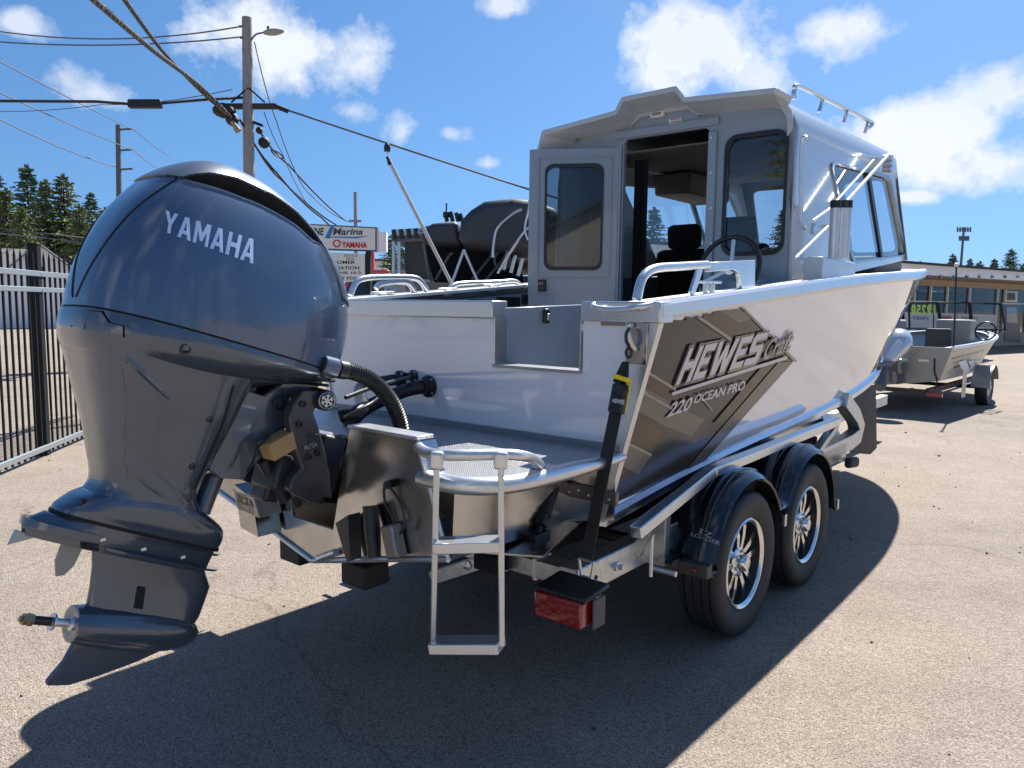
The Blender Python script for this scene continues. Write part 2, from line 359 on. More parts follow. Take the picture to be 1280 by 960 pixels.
def rpoly(P, r, n=4):
    """round the corners of a 2-D polygon"""
    out = []
    for i in range(len(P)):
        p = Vector((*P[i], 0)); a = Vector((*P[i - 1], 0)) - p; b = Vector((*P[(i + 1) % len(P)], 0)) - p
        ra = min(r, a.length * .45, b.length * .45); A = p + a.normalized() * ra; B = p + b.normalized() * ra
        for k in range(n + 1):
            t = k / n; q = A * (1 - t) ** 2 + p * 2 * t * (1 - t) + B * t * t; out.append((q.x, q.y))
    return out
def smooth_path(P, n=6):
    P = [Vector(p) for p in P]; out = []
    for i in range(len(P) - 1):
        a = P[max(i - 1, 0)]; b = P[i]; c = P[i + 1]; d = P[min(i + 2, len(P) - 1)]
        for k in range(n):
            t = k / n; out.append(.5 * ((2 * b) + (c - a) * t + (2 * a - 5 * b + 4 * c - d) * t * t + (3 * b - a - 3 * c + d) * t ** 3))
    out.append(P[-1]); return out
def lerp(xs, ys, x):
    if x <= xs[0]: return ys[0]
    for i in range(len(xs) - 1):
        if x <= xs[i + 1]: return ys[i] + (ys[i + 1] - ys[i]) * (x - xs[i]) / (xs[i + 1] - xs[i])
    return ys[-1]
def scurve(xs, ys, x):
    """smooth (Catmull-Rom) interpolation"""
    if x <= xs[0]: return ys[0]
    if x >= xs[-1]: return ys[-1]
    for i in range(len(xs) - 1):
        if x <= xs[i + 1]:
            h = xs[i + 1] - xs[i]; t = (x - xs[i]) / h
            def sl(k):
                if k == 0: return (ys[1] - ys[0]) / (xs[1] - xs[0])
                if k == len(xs) - 1: return (ys[-1] - ys[-2]) / (xs[-1] - xs[-2])
                return (ys[k + 1] - ys[k - 1]) / (xs[k + 1] - xs[k - 1])
            m0, m1 = sl(i) * h, sl(i + 1) * h
            return (2 * t ** 3 - 3 * t * t + 1) * ys[i] + (t ** 3 - 2 * t * t + t) * m0 + (-2 * t ** 3 + 3 * t * t) * ys[i + 1] + (t ** 3 - t * t) * m1
_tc = {}
def textmesh(txt, bold=.02, shear=0., spacing=1.0):
    key = (txt, bold, shear, spacing)
    if key in _tc: return _tc[key]
    c = bpy.data.curves.new('t', 'FONT'); c.body = txt; c.offset = bold; c.shear = shear; c.space_character = spacing; c.resolution_u = 3
    o = bpy.data.objects.new('t', c); COL.objects.link(o); dg = bpy.context.evaluated_depsgraph_get(); me = bpy.data.meshes.new_from_object(o.evaluated_get(dg))
    vs = [Vector((v.co.x, v.co.y)) for v in me.vertices]; fs = [tuple(p.vertices) for p in me.polygons]
    bpy.data.objects.remove(o); bpy.data.curves.remove(c); bpy.data.meshes.remove(me)
    x0 = min(v.x for v in vs); x1 = max(v.x for v in vs); y0 = min(v.y for v in vs); y1 = max(v.y for v in vs)
    _tc[key] = ([((v.x - x0) / (x1 - x0), (v.y - y0) / (y1 - y0)) for v in vs], fs); return _tc[key]
def text_on(txt, fn, bold=.02, shear=0., spacing=1., sub=0):
    """fn(a,b)->xyz for a,b in 0..1 of the text box"""
    vs, fs = textmesh(txt, bold, shear, spacing); m_ = MB(); out = [fn(a, b) for a, b in vs]
    m_.add(out, fs); return m_
GLY = {'Y': ([(0, 1), (.29, 1), (.5, .64), (.71, 1), (1, 1), (.63, .42), (.63, 0), (.37, 0), (.37, .42)], []),
 'A': ([(0, 0), (.34, 1), (.66, 1), (1, 0), (.74, 0), (.68, .20), (.32, .20), (.26, 0)], [[(.385, .38), (.615, .38), (.5, .76)]]),
 'M': ([(0, 0), (0, 1), (.27, 1), (.5, .52), (.73, 1), (1, 1), (1, 0), (.79, 0), (.79, .60), (.58, .16), (.42, .16), (.21, .60), (.21, 0)], []),
 'H': ([(0, 0), (0, 1), (.28, 1), (.28, .60), (.72, .60), (.72, 1), (1, 1), (1, 0), (.72, 0), (.72, .40), (.28, .40), (.28, 0)], []),
 'E': ([(0, 0), (0, 1), (1, 1), (1, .80), (.30, .80), (.30, .60), (.85, .60), (.85, .41), (.30, .41), (.30, .20), (1, .20), (1, 0)], []),
 'W': ([(0, 1), (.20, 1), (.29, .38), (.42, .86), (.58, .86), (.71, .38), (.80, 1), (1, 1), (.84, 0), (.62, 0), (.5, .48), (.38, 0), (.16, 0)], []),
 'S': ([(0, 0), (0, .22), (.66, .22), (.70, .26), (.70, .36), (.66, .40), (.12, .40), (0, .52), (0, .88), (.12, 1), (1, 1), (1, .79), (.34, .79), (.30, .75), (.30, .65), (.34, .61), (.88, .61), (1, .49), (1, .12), (.88, 0)], [])}
GW = {'Y': .95, 'A': 1.0, 'M': 1.12, 'H': .95, 'E': .78, 'W': 1.35, 'S': .88}
def block_text(word, fn, gap=.14, grow=0.):
    x = 0; h = MB(); tot_ = sum(GW[c] for c in word) + gap * (len(word) - 1)
    for c in word:
        ou, ho = GLY[c]; loops = [ou] + ho
        if grow:
            nl = []
            for l in loops:
                ar = sum(l[i - 1][0] * l[i][1] - l[i][0] * l[i - 1][1] for i in range(len(l))); sg_ = 1 if ar < 0 else -1
                if l is not ou: sg_ = -sg_
                o2 = []
                for i in range(len(l)):
                    a = Vector(l[i - 1]); b = Vector(l[i]); d = Vector(l[(i + 1) % len(l)]); e1 = (b - a).normalized(); e2 = (d - b).normalized(); n1 = Vector((-e1.y, e1.x)); n2 = Vector((-e2.y, e2.x)); nn = (n1 + n2); nn = nn / max(.5, nn.length_squared / 2); o2.append((b.x + nn.x * grow * sg_, b.y + nn.y * grow * sg_))
                nl.append(o2)
            loops = nl
        tri = tessellate_polygon([[Vector((p[0], p[1], 0)) for p in l] for l in loops]); flat = [p for l in loops for p in l]
        h.add([fn((x + p[0] * GW[c]) / tot_, p[1]) for p in flat], [tuple(t) for t in tri]); x += GW[c] + gap
    return h
def quad_fn(p00, p10, p01, p11, to3d):
    def f(a, b):
        x = (p00[0] * (1 - a) + p10[0] * a) * (1 - b) + (p01[0] * (1 - a) + p11[0] * a) * b
        y = (p00[1] * (1 - a) + p10[1] * a) * (1 - b) + (p01[1] * (1 - a) + p11[1] * a) * b
        return to3d(x, y)
    return f
def patch(poly, to3d, cell=6):
    """a polygon of photograph pixels laid as a conforming sheet on a real surface"""
    bm = bmesh.new(); f = bm.faces.new([bm.verts.new((p[0], p[1], 0)) for p in poly]); bmesh.ops.triangulate(bm, faces=[f])
    xs = [p[0] for p in poly]; ys = [p[1] for p in poly]
    for lo, hi, ax in ((min(xs), max(xs), 0), (min(ys), max(ys), 1)):
        k = lo + cell
        while k < hi:
            no = (1, 0, 0) if ax == 0 else (0, 1, 0); cop = (k, 0, 0) if ax == 0 else (0, k, 0)
            bmesh.ops.bisect_plane(bm, geom=bm.verts[:] + bm.edges[:] + bm.faces[:], plane_co=cop, plane_no=no); k += cell
    bm.verts.index_update(); m_ = MB(); vs = []
    for v in bm.verts: vs.append(to3d(v.co.x, v.co.y))
    m_.add(vs, [tuple(v.index for v in f.verts) for f in bm.faces]); bm.free(); return m_
def bvh_of(o):
    me = o.data; off = OFF[o.name]
    return BVHTree.FromPolygons([v.co + off for v in me.vertices], [tuple(p.vertices) for p in me.polygons])
# ================================================================== GROUND
g = MB(); g.add([(-900, -900, 0), (900, -900, 0), (900, 1500, 0), (-900, 1500, 0)], [(0, 1, 2, 3)])
g.build('ground', gmat, kind='structure')
g = MB(); rnd = random.Random(3)
for i in range(420):
    x = rnd.uniform(-5, 9); y = rnd.uniform(1.2, 14); r = rnd.uniform(.002, .007) * (1.6 if rnd.random() < .1 else 1)
    g.box((x, y, r * .5), (r * 2, r * 1.6, r * 1.3), Matrix.Rotation(rnd.uniform(0, 3), 3, 'Z') @ Matrix.Rotation(rnd.uniform(0, .6), 3, 'X'))
g.build('loose_gravel', mat('dark_pebble', (.09, .075, .06), .9), kind='stuff', label='small loose dark pebbles scattered over the asphalt lot', cat='gravel')

# ================================================================== MAIN BOAT
boat = thing('aluminum_boat', 'large white and grey welded aluminum cabin boat with taupe side graphics on a tandem trailer', 'boat', BF, (0, 0, 0))
GX = [.30, 1.2, 2.3, 3.4, 4.4, 5.3, 6.0, 6.5, 6.8]; GY = [.98, .98, .98, .97, .93, .80, .58, .32, .02]; GZ = [1.52, 1.59, 1.675, 1.745, 1.80, 1.855, 1.89, 1.92, 1.94]
CX = [.30, 1.1, 2.5, 3.6, 4.4, 5.1, 5.75, 6.15, 6.4]; CY = [.765, .765, .76, .74, .68, .53, .32, .15, .01]; CZ = [.70, .77, .84, .91, 1.0, 1.13, 1.30, 1.46, 1.58]
KX = [.30, 1.1, 2.5, 3.6, 4.4, 5.1, 5.6, 5.95, 6.2]; KZ = [.55, .56, .58, .60, .64, .74, .90, 1.12, 1.40]
NP = 8
def hull_pt(k, v, side):           # k 0..8 along the length, v 0 chine .. 1 gunwale
    ii = list(range(9))
    gx, gy, gz = scurve(ii, GX, k), scurve(ii, GY, k), scurve(ii, GZ, k); cx_, cy_, cz = scurve(ii, CX, k), scurve(ii, CY, k), scurve(ii, CZ, k)
    w = v ** 1.06
    return Vector((cx_ + (gx - cx_) * v, side * (cy_ + (gy - cy_) * w), cz + (gz - .07 - cz) * v))
def keel_pt(k):
    ii = list(range(9)); return Vector((scurve(ii, KX, k), 0, scurve(ii, KZ, k)))
h = MB()
for sd in (-1, 1): h.grid(lambda a, b: hull_pt(a * 8, b, sd), 64, 8)
hull = h.build('hull', white, boat, smooth=50)
hb = bvh_of(hull)
h = MB()
for sd in (-1, 1): h.grid(lambda a, b: hull_pt(a * 8, 0, sd) * (1 - b) + keel_pt(a * 8) * b, 40, 2)
h.build('hull_bottom', alud, boat, smooth=50)
# chine extrusion: bright bar following the bottom edge of the side
for sd in (-1, 1):
    h = MB(); rings = []
    for i in range(0, 61):
        p = hull_pt(i * 8 / 60, 0, sd); o_ = Vector((0, sd, 0))
        rings.append([p + o_ * .006 + Vector((0, 0, .030)), p + o_ * .030 + Vector((0, 0, .014)), p + o_ * .026 - Vector((0, 0, .020)), p - o_ * .012 - Vector((0, 0, .024))])
    h.loft(rings); h.build('chine_rail', bgalv, boat, smooth=0)
# gunwale cap: a broad non-skid deck with a rolled aluminium edge
def gun_pt(k): ii = list(range(9)); return Vector((scurve(ii, GX, k), scurve(ii, GY, k), scurve(ii, GZ, k)))
gunskid = mat('white_nonskid', (.72, .73, .73), .5, bump=.5, bscale=160)
for sd in (-1, 1):
    e = MB(); t_ = MB(); re = []; rt_ = []
    for i in range(0, 61):
        p = gun_pt(i * 8 / 60); wdt = min(.155, max(p.y - .005, .004)); y = p.y
        A = lambda yy, zz: Vector((p.x, sd * yy, p.z + zz))
        re.append([A(y + .012, -.066), A(y + .022, -.052), A(y + .022, -.012), A(y + .010, 0), A(y - .03 if wdt > .05 else y - wdt * .5, 0), A(y - .03 if wdt > .05 else y - wdt * .5, -.006), A(y, -.012), A(y, -.070)])
        rt_.append([A(y - .025 if wdt > .05 else y - wdt * .4, -.004), A(y - wdt, -.004), A(y - wdt, -.020), A(y - wdt + .012 if wdt > .05 else y - wdt, -.020), A(y - wdt + .012 if wdt > .05 else y - wdt, -.012), A(y - .028 if wdt > .05 else y - wdt * .4, -.012)])
    e.loft(re); e.build('gunwale_edge', alup, boat, smooth=30)
    t_.loft(rt_); t_.build('gunwale_cap', gunskid, boat, smooth=30)
# foredeck
h = MB(); h.grid(lambda a, b: (lambda p: Vector((p.x, (p.y - .10) * (1 - 2 * b) if p.y > .10 else 0, p.z - .03)))(gun_pt(4.2 + a * 3.75)), 20, 8)
h.build('foredeck', gunskid, boat)
# ---- transom with the walk-through notch
TX = .30
def tmap(a, b, c): return Vector((TX + c, a, b))
def chinez(y): return .70 - (.765 - abs(y)) * .15 / .765
out = [(-.955, 1.445), (-.67, 1.445), (-.67, 1.25), (-.23, 1.25), (-.23, 1.445), (.955, 1.445), (.765, .70), (0, .55), (-.765, .70)]
out = [(-.975, 1.45)] + out[1:5] + [(.975, 1.45), (.765, .70), (0, .55), (-.765, .70)]
MB().plate(out, [], .05, tmap).build('transom', white, boat)
h = MB()   # aluminium caps along the transom top
for y0, y1 in ((-1.0, -.668), (-.232, 1.0)):
    h.box((TX + .03, (y0 + y1) / 2, 1.482), (.10, y1 - y0, .075))
h.build('transom_cap', alup, boat, bevel=.006)
h = MB(); h.box((TX + .035, -.45, 1.253), (.10, .438, .012)); h.build('notch_sill', tread, boat, bevel=.002)
h = MB()
for y in (-.668, -.232):
    h = MB(); h.box((TX + .028, y + (.006 if y < -.5 else -.006), 1.355), (.075, .006, .19)); h.build('notch_jamb', alup, boat)
for sd in (-1, 1):   # slanted aluminium corner trim down each quarter
    h = MB()
    a = Vector((TX - .004, sd * .978, 1.45)); b = Vector((TX - .004, sd * .768, .70)); h.bar(a, b, .03, .012, (1, 0, 0)); 
    h.bar(a + Vector((.02, sd * .006, 0)), b + Vector((.02, sd * .006, 0)), .04, .006, (0, 1, 0)); h.build('corner_trim', alub, boat)
# grab handle under the starboard quarter
q = [BF.X(x, y, TX - .02) for x, y in ((741, 380), (748, 384), (765, 387), (785, 386.5), (805, 384), (814, 380))]
q = [p + Vector((-.03 if 0 < i < 5 else .01, 0, 0)) for i, p in enumerate(q)]
MB().tube(smooth_path(q), .011, 10).build('grab_handle', alub, boat)
h = MB(); h.add([BF.X(x, y, TX - .004) for x, y in ((751, 399), (781, 399.5), (781, 407.5), (751, 407))], [(0, 1, 2, 3)]); h.build('maker_plate', mat('brass_grey_plate', (.28, .24, .20), .5, metal=.6), boat)
# tie-down eye with doubler plate
h = MB(); c0 = BF.X(797, 420, TX - .006)
h.box(c0, (.012, .085, .20)); h.build('doubler_plate', alud, boat, bevel=.003)
h = MB(); h.tube([BF.X(790, 407, TX - .02), BF.X(785, 410, TX - .05), BF.X(786, 420, TX - .055), BF.X(789, 430, TX - .045), BF.X(794, 436, TX - .02)], .010, 8); h.build('tie_down_eye', alub, boat)
# ---- cockpit interior
fl = .93
h = MB(); h.box((1.25, 0, fl), (1.8, 1.46, .02)); h.build('cockpit_floor', tread, boat)
grey_in = mat('cockpit_liner_grey', (.25, .29, .32), .4)
for sd in (-1, 1):
    h = MB(); h.grid(lambda a, b: Vector((.36 + a * 1.74, sd * (.74 + b * .085), fl + b * (lerp(GX, GZ, .36 + a * 1.74) - .06 - fl))), 8, 2); h.build('cockpit_side', grey_in, boat)
h = MB()
for i in range(6):   # dark pockets under the port gunwale
    x = .62 + i * .25; h.box((x, .80, lerp(GX, GZ, x) - .10), (.20, .03, .06))
h.build('side_pocket', blackm, boat)
# transom door swung inward
h = MB(); a0 = Vector((.37, -.225, 0)); a1 = Vector((.86, -.30, 0)); h.bar(a0 + Vector((0, 0, 1.22)), a1 + Vector((0, 0, 1.24)), .03, .54); dr = h.build('transom_door', grey, boat, bevel=.004)
h = MB(); c = BF.Y(683, 395, -.29); 
h.box(c, (.036, .02, .065)); lt = h.build('latch', black, dr, bevel=.008)
h = MB(); h.box(c + Vector((0, -.012, -.004)), (.016, .008, .03)); h.build('latch_lever', alub, dr, bevel=.003)
h = MB(); h.box((.62, .52, 1.14), (.42, .42, .42)); h.build('cockpit_locker', grey_in, boat, bevel=.01)

# ================================================================== CABIN
CXA = 2.10
def side_y(x, z): return -(.80 - (x - CXA) * .042 - max(0, z - 1.65) * .035)
def roofz(x): return 2.60 + (x - 1.9) * .058
def sillz(x): return 1.60 + (x - 1.9) * .070
bul = [BF.X(x, y, CXA) for x, y in ((985, 352), (1003, 185))]
bt = [(-.785, 1.62), (-.785, 2.30), (-.790, 2.47), (-.750, 2.565), (-.64, 2.605), (-.22, 2.60), (-.16, 2.665), (.16, 2.665), (.22, 2.60), (.585, 2.585), (.70, 2.54), (.765, 2.44), (.785, 2.30), (.785, .95), (-.785, .95)]
dx0, dx1, dz1 = -.285, .28, 2.53
wq = [BF.X(x, y, CXA) for x, y in ((904, 322), (986, 322), (987, 165), (903, 176))]
wy0, wy1 = -.765 + .02, -.385; wz0, wz1 = 1.795, 2.445
win_hole = rrect(-.742, 1.805, -.395, 2.455, .07)
door_hole = [(dx0, .96), (dx1, .96), (dx1, dz1 - .02), (dx1 - .02, dz1), (dx0 + .02, dz1), (dx0, dz1 - .02)]
def bmap(a, b, c): return Vector((CXA + c, a, b))
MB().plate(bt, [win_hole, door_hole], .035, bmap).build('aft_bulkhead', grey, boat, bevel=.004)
def winframe(loop, mp, w_, th, name, mt, parent):
    """raised rounded rubber frame around a loop"""
    n = len(loop); cx_ = sum(p[0] for p in loop) / n; cy_ = sum(p[1] for p in loop) / n; h = MB(); rings = []
    for p in loop:
        d = Vector((p[0] - cx_, p[1] - cy_, 0)); d.normalize(); d = Vector((d.x, d.y, 0))
        rings.append((p, d))
    inn = [(p[0] - d.x * w_ * .6, p[1] - d.y * w_ * .6) for p, d in rings]; ou = [(p[0] + d.x * w_ * .55, p[1] + d.y * w_ * .55) for p, d in rings]
    rr = []
    for i in range(n): rr.append([mp(*inn[i], -.002), mp(*inn[i], -th), mp(*ou[i], -th), mp(*ou[i], -.002)])
    h.loft(rr, cap=False, closed=True); return h.build(name, mt, parent, smooth=30)
def pane(loop, mp, name, mt, parent, c=.012):
    h = MB(); h.add([mp(p[0], p[1], c) for p in loop], [tuple(range(len(loop)))]); return h.build(name, mt, parent, smooth=0)
wf = winframe(win_hole, bmap, .022, .012, 'window', black, boat); pane(win_hole, bmap, 'pane', glass, wf)
# door frame trims beside the opening
h = MB()
for y, w_ in ((dx0 - .03, .05), (dx1 + .025, .04)): h.box((CXA - .010, y, 1.73), (.018, w_, 1.54))
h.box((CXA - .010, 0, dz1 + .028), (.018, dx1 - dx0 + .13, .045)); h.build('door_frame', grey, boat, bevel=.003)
for k in range(5):
    h = MB(); h.lathe([(.007, 0), (.007, .006), (0, .008)], BF.X(889, 172 + k * 44, CXA - .02), (-1, 0, 0), 8); h.build('rivet', alub, boat)
# open door
hinge = Vector((CXA - .02, .30, 0)); fe = BF.X(662, 190, 1.80)
dd = Vector((fe.x - hinge.x, fe.y - hinge.y, 0)); dw = dd.length; dd.normalize(); dn = Vector((-dd.y, dd.x, 0))
if dn.x > 0: dn = -dn
def dmap(a, b, c): return hinge + dd * a + Vector((0, 0, b)) - dn * c
dtop = 2.50
dl = BF.P(751, 206, hinge, dn); 
def da(px, py): p = BF.P(px, py, hinge, dn); return ((p - hinge).dot(dd), p.z)
wl = [da(684, 337), da(751, 334), da(751, 205), da(683, 209)]
a0 = min(p[0] for p in wl) ; a1 = max(p[0] for p in wl); b0 = (wl[0][1] + wl[1][1]) / 2; b1 = (wl[2][1] + wl[3][1]) / 2
dhole = rrect(a0, b0, a1, b1, .05)
zt = (da(662, 190)[1] + da(771, 181)[1]) / 2
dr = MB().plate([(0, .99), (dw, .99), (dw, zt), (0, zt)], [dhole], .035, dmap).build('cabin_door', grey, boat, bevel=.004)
wf = winframe(dhole, dmap, .022, .010, 'door_window', black, dr); pane(dhole, dmap, 'door_pane', glassd, dr)
h = MB()
fr = [(a0 - .055, b0 - .055), (a1 + .055, b0 - .055), (a1 + .055, b1 + .055), (a0 - .055, b1 + .055)]; fi = [(p[0] + (.010 if p[0] < (a0 + a1) / 2 else -.010), p[1] + (.01 if p[1] < 2 else -.01)) for p in fr]
h.plate(fr, [fi], .012, lambda a, b, c: dmap(a, b, -c)); h.build('door_moulding', grey, dr)
hp = BF.P(678, 357, hinge, dn)
h = MB(); h.box(hp + dn * .012, (.05, .05, .075), Matrix.Rotation(atan2(dd.y, dd.x), 3, 'Z')); lk = h.build('door_lock', black, dr, bevel=.006)
h = MB(); h.box(hp + dn * .04 + Vector((0, 0, .012)), (.02, .03, .016)); h.build('lock_knob', mat('copper_knob', (.5, .2, .1), .4, metal=.5), dr)
# sides, with a forward-leaning big sliding window on each
XF = 5.22; XT = 4.72
def cab_side(sd):
    loop = [(CXA, 1.62), (XF, 1.93), (XF - .10, 2.02), (XT, roofz(XT) - .16), (CXA, roofz(CXA) - .16)]
    def mp(a, b, c): return Vector((a, -sd * (side_y(a, b) + c) * 1.0, b)) if sd > 0 else Vector((a, side_y(a, b) + c, b))
    px = [(1037, 203), (1112, 222), (1131, 319), (1065, 328)]
    P2 = []
    for x, y in px:
        o, d = BF.ray(x, y); t = 1.0
        for _ in range(30):
            p = o + d * t; t += (side_y(p.x, p.z) - p.y) / d.y
        p = o + d * t; P2.append((p.x, p.z))
    win = rpoly([P2[0], P2[1], P2[2], P2[3]], .10, 5)
    c = MB().plate(loop, [win], .03, mp).build('cabin_side', alup if False else grey2, boat)
    w_ = winframe(win, mp, .035, .012, 'side_window', mat('window_frame_alu', (.30, .32, .34), .25, metal=.9), boat)
    pane(win, mp, 'pane', glass, w_)
    m0 = ((P2[0][0] * .42 + P2[1][0] * .58), (P2[0][1] * .42 + P2[1][1] * .58)); m1 = ((P2[3][0] * .50 + P2[2][0] * .50), (P2[3][1] * .5 + P2[2][1] * .5))
    h = MB(); h.bar(mp(*m0, .002), mp(*m1, .002), .05, .02, (0, 1, 0)); h.build('window_mullion', black, w_)
    return P2
grey2 = mat('grey_cabin_paint_lit', (.46, .50, .54), .22, coat=.5, bump=.04, bscale=3)  # lighter copy of the cabin grey, sky reflection put into its colour
P2 = cab_side(-1); cab_side(1)
# roof: a shell with rolled edges, a raised hatch hump at the back edge, drooping lip over the bulkhead
def roof_section(x, lift=0):
    zr = roofz(x) - .0; k = 1 - (x - 1.9) * .048
    hump = max(0, 1 - (x - 1.7) / 1.1) * .065
    Y = [.776, .776, .768, .735, .655, .56, .23, .165, 0]; Z = [-.16, -.12, -.06, -.015, .012, .018, .022, .022 + hump, .024 + hump]
    L_ = [(-y * k, zr + z + lift) for y, z in zip(Y, Z)]; R_ = [(y * k, zr + z + lift) for y, z in zip(Y[:-1], Z[:-1])][::-1]
    return [Vector((x, y, z)) for y, z in L_ + R_]
def rsec(x, lift, yk=1.0, drop=0):
    return [Vector((x + dxr(p.y) * 0, p.y * yk, p.z + lift)) for p in roof_section(x)]
def dxr(y): return 0
h = MB(); xs = [CXA - .02, 2.4, 2.8, 3.2, 3.6, 4.0, 4.4, XT - .02, XT + .06]
top = [roof_section(x) for x in xs]
top[-1] = [Vector((p.x, p.y * .985, p.z - .05)) for p in top[-1]]
K = len(top[0]); vs = [p for r in top for p in r]; b = len(vs); vs += [Vector((p.x, p.y * .965, p.z - .03)) for r in top for p in r]
fs = []
for i in range(len(top) - 1):
    for j in range(K - 1):
        fs.append((i * K + j, i * K + j + 1, (i + 1) * K + j + 1, (i + 1) * K + j)); fs.append((b + i * K + j, b + (i + 1) * K + j, b + (i + 1) * K + j + 1, b + i * K + j + 1))
for j in range(K - 1):
    fs.append((j, b + j, b + j + 1, j + 1)); q = (len(top) - 1) * K; fs.append((q + j, q + j + 1, b + q + j + 1, b + q + j))
for i in range(len(top) - 1):
    for j in (0, K - 1): fs.append((i * K + j, (i + 1) * K + j, b + (i + 1) * K + j, b + i * K + j))
h.add(vs, fs); h.build('roof', grey2, boat, smooth=60)
# the aft visor traced on its own plane 0.2 m behind the bulkhead
vis_px = [(671, 187, 1.9), (677, 163, 1.9), (768, 138, 1.9), (777, 121, 1.9), (845, 107, 1.9), (856, 121, 1.9), (970, 109, 1.9), (991, 121, 2.06)]
vp = [BF.X(x, y, q_) for x, y, q_ in vis_px]
vp2 = [Vector((CXA + .03, q.y, q.z)) for q in [Vector((0, .80, 2.44)), Vector((0, .64, 2.605)), Vector((0, .23, 2.625)), Vector((0, .17, 2.69)), Vector((0, -.17, 2.69)), Vector((0, -.23, 2.63)), Vector((0, -.64, 2.615)), Vector((0, -.70, 2.59))]]
h = MB(); th = Vector((0, 0, -.028))
n = len(vp)
vs = vp + vp2 + [p + th + Vector((0, -.01 if p.y > 0 else .01, 0)) for p in vp] + [p + th * 1.2 for p in vp2]
fs = []
for j in range(n - 1):
    fs += [(j, j + 1, n + j + 1, n + j), (2 * n + j, 3 * n + j, 3 * n + j + 1, 2 * n + j + 1), (j, 2 * n + j, 2 * n + j + 1, j + 1), (n + j, n + j + 1, 3 * n + j + 1, 3 * n + j)]
for j in (0, n - 1): fs.append((j, n + j, 3 * n + j, 2 * n + j))
h.add(vs, fs); h.build('aft_visor', grey2, boat, smooth=0, bevel=.004)  # lighter grey puts the light on its edge into the colour
# headliner, interior walls, windscreen
h = MB(); h.box((3.3, 0, 2.525), (2.3, 1.26, .01), Matrix.Rotation(-.058, 3, 'Y')); h.build('headliner', headl, boat)
def wsm(a, b, c):   # a = y, b = height along the raked screen 0..1
    t = b; return Vector((XF - .02 - t * (XF - XT) + c, a, 1.93 + t * (roofz(XT) - .10 - 1.93)))
wh = [rpoly([(-.60, .10), (-.24, .10), (-.24, .86), (-.55, .86)], .06), rpoly([(-.17, .10), (.17, .10), (.17, .86), (-.17, .86)], .06), rpoly([(.24, .10), (.60, .10), (.55, .86), (.24, .86)], .06)]
ws = MB().plate([(-.68, 0), (.68, 0), (.66, 1.0), (-.66, 1.0)], wh, .03, wsm).build('windscreen', liner, boat)
for w_ in wh: pane(w_, wsm, 'pane', glassc, ws)
h = MB()
for y in (-.05, .05): h.bar(wsm(y, .06, -.02), wsm(y + .10, .8, -.02), .012, .008)
h.build('wiper', black, ws)
h = MB(); h.box((4.75, 0, 1.75), (.9, 1.30, .34)); h.build('dashboard', liner, boat, bevel=.04)
h = MB(); h.box((3.5, 0, 1.06), (2.9, 1.40, .02)); h.build('cabin_floor', liner, boat)
for sd in (-1, 1):
    h = MB(); h.grid(lambda a, b: Vector((2.15 + a * 2.5, sd * (.745 - a * .11), 1.12 + b * .56 + a * .12)), 4, 1); h.build('cabin_lining', liner, boat)
h = MB(); h.box((3.5, .50, 2.42), (.7, .30, .16)); h.build('overhead_locker', liner, boat, bevel=.02)
h = MB(); h.bar((2.5, -.02, 2.50), (3.1, -.14, 2.53), .03, .02); h.build('cabin_light_strip', alub, boat)
h = MB(); h.box((4.1, -.15, 2.46), (.22, .20, .10)); h.build('overhead_radio', black, boat, bevel=.02)
# curtain-like dark enclosure inside the door
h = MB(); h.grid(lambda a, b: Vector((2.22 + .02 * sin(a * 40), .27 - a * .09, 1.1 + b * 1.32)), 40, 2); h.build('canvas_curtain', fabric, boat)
def seat(cx_, cy_, s=1.0):
    z0 = 1.22
    h = MB(); h.tube([(cx_, cy_, 1.07), (cx_, cy_, z0 + .1)], .05); st = h.build('seat', blackm, boat)
    h = MB(); h.box((cx_ + .02, cy_, z0 + .15), (.46, .48, .13)); h.build('cushion', fabric, st, bevel=.04, seg=3)
    h = MB(); h.box((cx_ - .22, cy_, z0 + .46), (.12, .46, .54), Matrix.Rotation(-.12, 3, 'Y')); h.build('backrest', fabric, st, bevel=.05, seg=3)
    h = MB(); h.box((cx_ - .26, cy_, z0 + .82), (.10, .27, .19), Matrix.Rotation(-.12, 3, 'Y')); h.build('headrest', fabric, st, bevel=.045, seg=3)
    for y in (-.06, .06):
        h = MB(); h.tube([(cx_ - .25, cy_ + y, z0 + .68), (cx_ - .26, cy_ + y, z0 + .78)], .008, 6); h.build('headrest_post', alub, st)
    for y in (-.26, .26):
        h = MB(); h.box((cx_ - .02, cy_ + y, z0 + .34), (.30, .06, .06)); h.build('armrest', fabric, st, bevel=.02)
seat(3.35, -.05); seat(3.5, -.50); seat(3.6, .48)
# aft steering station
wc = BF.X(911, 335, 1.80)
h = MB(); R_ = .165; h.tube([wc + Vector((0.05 * sin(a), cos(a) * R_, sin(a) * R_)) for a in [2 * pi * i / 32 for i in range(32)]], .014, 8, closed=True); sw = h.build('steering_wheel', black, boat)
h = MB()
for a in (radians(90), radians(210), radians(330)): h.bar(wc + Vector((.03, 0, 0)), wc + Vector((.05 * sin(a), cos(a) * R_, sin(a) * R_)), .02, .008, (1, 0, 0))
h.lathe([(.0, -.02), (.035, -.015), (.035, .03)], wc + Vector((.02, 0, 0)), (1, 0, 0), 14); h.build('wheel_spoke', alub, sw)
h = MB(); h.tube([wc + Vector((.03, 0, 0)), wc + Vector((.32, 0, -.06))], .022); h.build('steering_column', black, sw)
h = MB(); h.box((1.98, -.52, 1.45), (.18, .34, .42)); h.build('aft_helm_console', grey, boat, bevel=.02)
